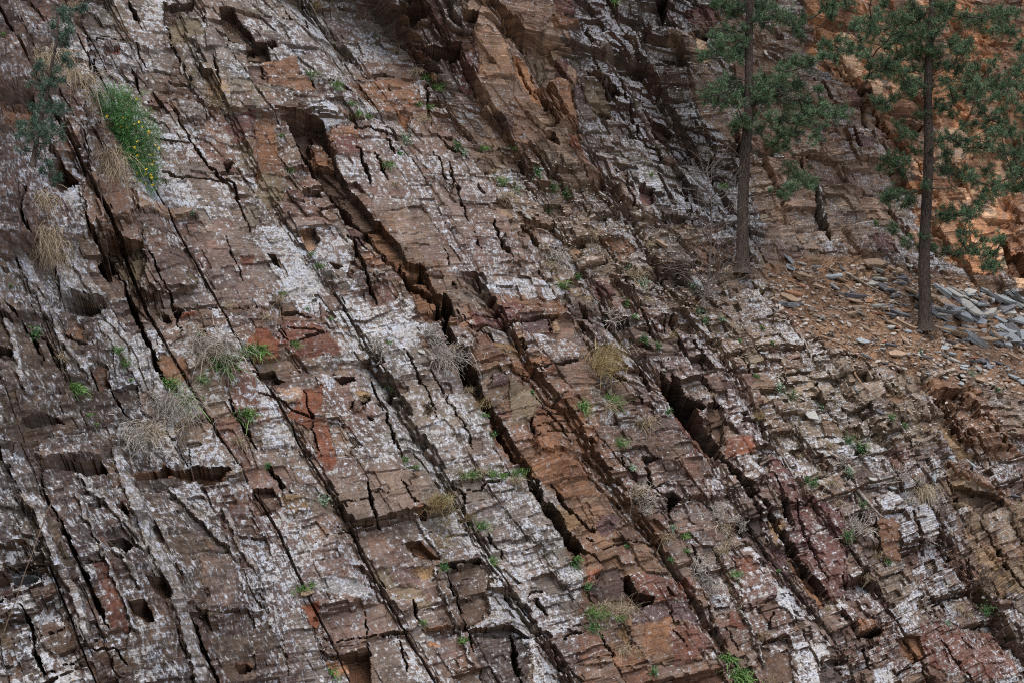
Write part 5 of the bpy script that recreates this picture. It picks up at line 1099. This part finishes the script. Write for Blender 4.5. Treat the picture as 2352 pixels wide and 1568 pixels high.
# ------------------------------------------------------------------ stone slabs
def slab_variant(seed):
    r_ = random.Random(seed); n = r_.choice([4, 5, 5, 6, 7])
    an = sorted([(k + r_.uniform(-.32, .32)) * 2 * math.pi / n for k in range(n)]); rad = [r_.uniform(.75, 1.08) for _ in range(n)]
    top = [(math.cos(a) * q_, math.sin(a) * q_) for a, q_ in zip(an, rad)]
    tilt = (r_.uniform(-.22, .22), r_.uniform(-.22, .22))
    co = [(x, y_, .5 + tilt[0] * x + tilt[1] * y_) for x, y_ in top] + [(x * r_.uniform(.9, 1.1), y_ * r_.uniform(.9, 1.1), r_.uniform(-.1, .2)) for x, y_ in top] + [(x * r_.uniform(.8, 1.0), y_ * r_.uniform(.8, 1.0), -.5) for x, y_ in top]
    fs = [tuple(range(n)), tuple(reversed(range(2 * n, 3 * n)))]
    for l in (0, n):
        for k in range(n): fs.append((l + k, l + n + k, l + n + (k + 1) % n, l + (k + 1) % n))
    me = bpy.data.meshes.new('stone_slab'); me.from_pydata(co, [], fs); me.update(); return me
SLM = dict(blue=simple_mat('slate_blue', (.15, .17, .18), (.28, .305, .32), 6, .75, .006, (1, 1, 1), 6), pale=simple_mat('slate_pale', (.22, .22, .20), (.35, .34, .31), 6, .8, .006, (1, 1, 1), 6),
  tan=simple_mat('slab_tan', (.17, .12, .085), (.34, .25, .17), 6, .85, .008, (1, 1, 1), 6), rust=simple_mat('slab_rust', (.16, .08, .045), (.30, .16, .09), 6, .85, .008, (1, 1, 1), 6), dark=simple_mat('slab_dark', (.06, .06, .065), (.13, .13, .14), 6, .7, .006, (1, 1, 1), 6))
CN = dict(blue='blue-grey', pale='pale grey', tan='tan', rust='rusty brown', dark='dark grey')
VAR = {c: [] for c in SLM}
for c in SLM:
    for k in range(9):
        m_ = slab_variant(hash((len(c), k)) % 9999 + k * 31); m_.materials.append(SLM[c]); VAR[c].append(m_)
def place_slab(px, py, Lp, asp, th, c, ang=None, label=None, tilt=.3, upw=.55):
    d = dist_at(px, py); p = np.array(surf(px, py)); n = frame(px, py)
    nn = unit(n * (1 - upw) + np.array([0, -.25, 1.0]) * upw + rng.normal(size=3) * tilt)
    ang = math.radians(rng.normal(24, 16)) if ang is None else math.radians(ang)
    t = grid0(px + 30 * math.cos(ang), py + 30 * math.sin(ang)) - grid0(px, py); t = unit(t - nn * np.dot(t, nn)); b = np.cross(nn, t)
    L = Lp * .5 * CC * d
    o = bpy.data.objects.new('stone_slab', random.Random(px * 7 + py).choice(VAR[c])); col.objects.link(o); o['kind'] = 'thing'
    M_ = Matrix((( *t, 0), (*b, 0), (*nn, 0), (0, 0, 0, 1))).transposed()
    M_ = Matrix.Translation(Vector(p + nn * L * th * .25 + n * .02)) @ M_ @ Matrix.Diagonal((L, L * asp, L * th, 1))
    o.matrix_world = M_
    if label: o['label'] = label; o['category'] = 'stone slab'; o['group'] = 'loose stone slabs'
    else:
        sz = 'large' if Lp > 46 else 'medium-sized' if Lp > 30 else 'small' if Lp > 18 else 'tiny'
        shp = ' narrow' if asp < .45 else ''
        later(o, f'{sz}{shp} {CN[c]} stone slab', 'stone slab', 'loose stone slabs', px, py)
for a in [
 (*T(3,1,[(295,1300)])[0], 64, .62, .16, 'pale', 30, 'big flat pale slab lying on its own on the right slope', .05, .15),
 (*T(3,1,[(720,262)])[0], 108, .30, .22, 'tan', 2, 'long orange-edged slab at the top of the scree between the pines', .03, .5),
 (*T(3,1,[(760,310)])[0], 46, .45, .3, 'pale', 22, 'thick pale block leaning under the long orange-edged slab', .08, .5),
 (*T(3,1,[(895,315)])[0], 30, .6, .7, 'tan', -6, 'chunky square tan block left of the right pine', .05, .5),
 (*T(3,1,[(850,300)])[0], 24, .7, .6, 'tan', 0, 'smaller tan block touching the chunky square one', .08, .5),
 (*T(3,1,[(975,292)])[0], 28, .5, .3, 'pale', 5, 'pale slab end up right of the chunky square tan block', .1, .5),
 (*T(3,1,[(150,225)])[0], 40, .75, .14, 'blue', 30, 'tall blue-grey slab standing propped just right of the left pine', .1, .05),
 (*T(3,1,[(155,285)])[0], 44, .6, .14, 'blue', -10, 'flat blue-grey slab at the foot of the propped tall slab', .1, .2),
 (*T(3,1,[(235,260)])[0], 34, .4, .2, 'pale', 30, 'pale slab leaning right of the propped tall slab', .1, .3),
 (*T(3,1,[(580,480)])[0], 84, .20, .22, 'dark', 24, 'long narrow dark slab sloping down right on the scree', .05, .5),
 (*T(3,1,[(465,420)])[0], 34, .4, .25, 'blue', 30, 'blue-grey slab at the upper end of the long narrow dark slab', .1, .5),
 (*T(3,1,[(820,435)])[0], 56, .35, .18, 'blue', 22, 'long blue-grey slab left of the right pine trunk', .06, .6),
 (*T(3,1,[(930,395)])[0], 36, .55, .35, 'blue', 12, 'blue-grey slab with rusty edge just left of the right pine', .1, .6),
 (*T(3,1,[(1440,540)])[0], 70, .52, .16, 'blue', 14, 'largest blue-grey slab lying flat right of the right pine', .04, .6),
 (*T(3,1,[(1570,490)])[0], 60, .5, .16, 'blue', 30, 'big blue-grey slab lying above right of the largest one', .06, .6),
 (*T(3,1,[(1270,555)])[0], 58, .35, .16, 'blue', 16, 'long blue-grey slab just left of the largest one', .06, .6),
 (*T(3,1,[(1660,730)])[0], 62, .45, .2, 'blue', 24, 'big blue-grey slab near the right edge of the scree', .06, .6),
 (*T(3,1,[(1730,815)])[0], 60, .4, .35, 'dark', 28, 'thick dark block at the right edge of the scree', .06, .5),
 (*T(3,1,[(1470,700)])[0], 32, .6, .5, 'rust', 8, 'orange-faced block among the blue-grey slabs', .06, .5),
 (*T(3,1,[(970,680)])[0], 44, .5, .25, 'dark', 12, 'dark shiny slab at the foot of the right pine', .06, .6),
 (*T(3,1,[(665,695)])[0], 42, .35, .25, 'tan', 48, 'tan slab tilted steeply on the slope below the long dark slab', .1, .3),
 (*T(3,1,[(640,780)])[0], 26, .5, .3, 'pale', 60, 'upright pale slab below the steep tan slab', .1, .2),
 (*T(3,1,[(960,830)])[0], 50, .35, .2, 'tan', 20, 'long tan slab below the foot of the right pine', .08, .5),
 (*T(3,1,[(1085,900)])[0], 38, .35, .2, 'dark', 28, 'dark narrow slab on bare soil below the right pine', .1, .5),
 (*T(3,1,[(1360,875)])[0], 30, .7, .2, 'pale', 20, 'cream slab on bare soil right of the dark narrow slab', .1, .4),
 (*T(3,1,[(1355,955)])[0], 36, .45, .25, 'blue', 20, 'blue-grey slab at the lower edge of the bare soil', .1, .4),
 (*T(3,1,[(1445,965)])[0], 36, .6, .15, 'pale', -50, 'pale slab standing on edge at the lower end of the scree', .1, .0),
 (*T(3,1,[(1500,955)])[0], 32, .5, .3, 'blue', 65, 'pointed blue-grey slab leaning beside the pale standing slab', .1, .1),
 (*T(3,1,[(1590,930)])[0], 26, .7, .2, 'dark', 20, 'dark slab alone right of the pointed blue-grey slab', .1, .2),
 (*T(3,1,[(1680,1000)])[0], 36, .2, .2, 'blue', 45, 'thin blue-grey sliver lying steeply at the lower right of the scree', .1, .5),
 (*T(3,1,[(1335,1045)])[0], 22, .7, .3, 'pale', 0, 'pale slab on top of the brown layered outcrop', .1, .3),
 (*T(3,1,[(1330,1075)])[0], 22, .7, .3, 'blue', 0, 'rounded blue-grey slab directly under the pale outcrop slab', .1, .0),
 (*T(3,1,[(1300,1150)])[0], 26, .8, .2, 'tan', 70, 'tan slab leaning on the face of the brown layered outcrop', .1, .0),
 (*T(3,1,[(240,1185)])[0], 24, .6, .2, 'pale', 15, 'pale slab just above the big flat pale slab', .1, .3),
 (*T(3,1,[(760,1270)])[0], 28, .5, .35, 'dark', 45, 'dark slab wedged in the rock below the thin peeling branch', .1, .2),
 (*T(3,1,[(960,1275)])[0], 28, .6, .2, 'tan', 50, 'tan slab lying in the hollow left of the brown layered outcrop', .1, .2),
 (*T(3,1,[(610,1115)])[0], 26, .35, .3, 'blue', 60, 'upright blue-grey slab beside the thin peeling branch', .1, .0),
 (*T(3,1,[(945,985)])[0], 20, .7, .3, 'pale', 10, 'white slab above the layered outcrop', .1, .4),
 (*T(3,2,[(1137,155)])[0], 34, .45, .3, 'blue', 86, 'upright rectangular blue-grey block wedged above the ochre recess', .02, .0),
 (*T(3,2,[(1250,15)])[0], 32, .3, .2, 'blue', -5, 'blue-grey slab lying level above the ochre recess', .1, .5),
 (*T(3,2,[(1680,275)])[0], 46, .2, .2, 'dark', 38, 'long thin dark slab right of the ochre recess', .05, .5),
 (*T(3,2,[(1415,75)])[0], 26, .35, .2, 'blue', 55, 'narrow blue-grey slab leaning at the top of the ochre recess', .1, .2),
 (*T(3,2,[(840,225)])[0], 34, .3, .2, 'blue', 15, 'blue-grey slab in the debris right of the grey wood wedge', .1, .5),
 (*T(3,2,[(710,165)])[0], 28, .5, .25, 'pale', 20, 'pale slab in the debris above the grey wood wedge', .1, .5),
 (*T(3,2,[(1470,995)])[0], 14, .6, .5, 'pale', 0, 'small white stone below the ochre recess', .1, .5),
 (*T(2,1,[(1055,985)])[0], 28, .5, .12, 'pale', -8, 'pale half-moon slab perched at the top of the wide dark crevice', .05, .3),
 (*T(2,1,[(1275,395)])[0], 38, .45, .2, 'blue', 40, 'grey slab resting against the leafless sapling', .05, .1),
 (*T(2,1,[(1010,120)])[0], 46, .35, .25, 'tan', 40, 'long tan slab leaning on the slope above the leafless sapling', .08, .2),
 (*T(2,1,[(1080,85)])[0], 16, .3, .2, 'pale', 80, 'small upright pale slab right of the long leaning tan slab', .08, .0),
 (*T(2,1,[(1735,890)])[0], 24, .5, .25, 'blue', 15, 'blue-grey slab on the rocks right of the leafless sapling', .08, .4),
 (*T(2,1,[(1510,960)])[0], 28, .3, .2, 'pale', 60, 'narrow cream slab propped right of the pale half-moon slab', .08, .1),
 (*T(2,1,[(980,905)])[0], 18, .5, .2, 'pale', 30, 'small pale slab left of the pale half-moon slab', .08, .2),
 (*T(2,0,[(95,1490)])[0], 34, .55, .12, 'pale', 50, 'pale slab leaning on the rubble below the red-brown pillar', .05, .05),
 (*T(2,0,[(200,1165)])[0], 28, .4, .15, 'blue', -20, 'grey slab lying below the foot of the red-brown pillar', .05, .4),
 (*T(2,0,[(610,1345)])[0], 28, .3, .2, 'pale', 35, 'thin pale slab leaning under the curved thin beds', .05, .2),
 (*T(2,0,[(1745,365)])[0], 20, .7, .2, 'pale', 60, 'pale slab caught on the cliff ledge right of the left pine', .05, .0),
 (*T(1,1,[(1130,862)])[0], 22, .6, .2, 'pale', 20, 'cream triangular slab lying left of the long dark crevice', .05, .3),
 (*T(1,2,[(350,968)])[0], 54, .42, .18, 'tan', -20, 'loose tan slab propped on the ledge near the bottom left', .04, .3),
 (*T(1,2,[(240,975)])[0], 22, .5, .25, 'dark', 0, 'small dark slab left of the propped tan slab', .04, .3),
 ]: place_slab(a[0], a[1], a[2], a[3], a[4], a[5], a[6], a[7], a[8], a[9])
def scatter(poly, n, lo, hi, cols, asp=(.28, .6), ang=None, tilt=.16, upw=.6, th=(.12, .3)):
    k = 0; xs_ = [p[0] for p in poly]; ys_ = [p[1] for p in poly]
    while k < n:
        x, y_ = rng.uniform(min(xs_), max(xs_)), rng.uniform(min(ys_), max(ys_))
        if not inpoly(poly, np.array([x]), np.array([y_]))[0]: continue
        place_slab(float(x), float(y_), float(lo + (hi - lo) * rng.random() ** 1.8), float(rng.uniform(*asp)), float(rng.uniform(*th)), cols[rng.integers(0, len(cols))], ang, None, tilt, upw); k += 1
bl = ['blue', 'blue', 'blue', 'dark', 'pale', 'tan']
scatter(T(3,1,[(880,330),(1350,420),(1764,470),(1764,920),(1500,840),(1200,730),(1130,640),(1020,560),(900,400)]), 128, 30, 100, bl, tilt=.2, upw=.38)
scatter(T(3,1,[(100,240),(900,290),(1000,560),(950,700),(600,720),(150,560),(0,400)]), 70, 22, 66, ['blue', 'tan', 'tan', 'pale', 'dark', 'rust'], (.2, .55))
scatter(T(3,1,[(600,720),(1130,660),(1764,940),(1764,1150),(1000,1000),(650,930)]), 56, 20, 62, ['tan', 'blue', 'dark', 'pale', 'rust', 'blue', 'tan'])
scatter(T(3,2,[(600,40),(1100,60),(1100,200),(700,230)]), 8, 10, 24, ['blue', 'pale', 'tan'])

# small chips over the scree and the crumbling beds: too many to count
def chips(n, polys, lo, hi, mat, name, label):
    co = []; fs = []; i = 0; k = 0; tot = []
    while k < n:
        poly, wgt = polys[rng.integers(0, len(polys))]
        xs_ = [p[0] for p in poly]; ys_ = [p[1] for p in poly]; x, y_ = rng.uniform(min(xs_), max(xs_)), rng.uniform(min(ys_), max(ys_))
        if not inpoly(poly, np.array([x]), np.array([y_]))[0]: continue
        k += 1; d = dist_at(x, y_); p = np.array(surf(x, y_)); nn = unit(np.array([.1, -.5, .9]) + rng.normal(size=3) * .25)
        t = unit(np.cross(nn, rng.normal(size=3))); b = np.cross(nn, t); s = rng.uniform(lo, hi) * .5 * CC * d * wgt; q_ = rng.uniform(.35, .8); h = rng.uniform(.12, .35)
        c = p + nn * s * .2
        tp = [c + t * s * a + b * s * q_ * e + nn * s * h * .5 for a, e in ((-1, -.6), (.3, -1), (1, .2), (-.2, 1))]
        bt = [v_ - nn * s * h for v_ in tp]
        co += tp + bt; fs += [(i, i + 1, i + 2, i + 3), (i + 7, i + 6, i + 5, i + 4)] + [(i + z, i + 4 + z, i + 4 + (z + 1) % 4, i + (z + 1) % 4) for z in range(4)]; i += 8; tot += [rng.random()] * 8
    me = quads(name, np.array(co), fs); me.attributes.new('tone', 'FLOAT', 'POINT').data.foreach_set('value', np.array(tot, np.float32))
    link(name, me, mat, kind='stuff', label=label)
CHIPM = leaf_mat('chips', (.13, .085, .055), (.34, .31, .28))
scr = T(3,1,[(0,280),(700,230),(1764,450),(2080,560),(2080,1250),(1764,1150),(1300,1050),(600,950),(50,640)])
rub = T(2,1,[(1200,430),(1764,500),(2400,1100),(3500,1250),(3500,1500),(2200,1400),(1500,900)])
led = T(2,0,[(0,1060),(320,1120),(900,1500),(1500,1800),(1300,2200),(500,1900),(0,1500)])
chips(4800, [(scr, 1.0), (scr, 1.3), (rub, .8), (led, .8)], 4, 13, CHIPM, 'rock_chips', 'small flat rock chips strewn over the scree')

# ------------------------------------------------------------------ labels that single each thing out
import collections
ORD = ['first', 'second', 'third', 'fourth', 'fifth', 'sixth', 'seventh', 'eighth', 'ninth', 'tenth', 'eleventh', 'twelfth']
gr = collections.defaultdict(list)
for o, text, px, py in PEND: gr[text + ' ' + rel_phrase(px, py)].append((px, o))
for text, lst in gr.items():
    lst.sort(key=lambda t: t[0]); n = len(lst)
    for k, (px, o) in enumerate(lst):
        if n == 1: o['label'] = text
        elif n == 2: o['label'] = ('left' if k == 0 else 'right') + 'hand of two: ' + text
        else: o['label'] = (ORD[k] if k < 12 else str(k + 1) + 'th') + ' from left: ' + text

for o in C.objects:
    if 'label' in o and len(o['label'].split()) > 16: print('LONG', o['label'])
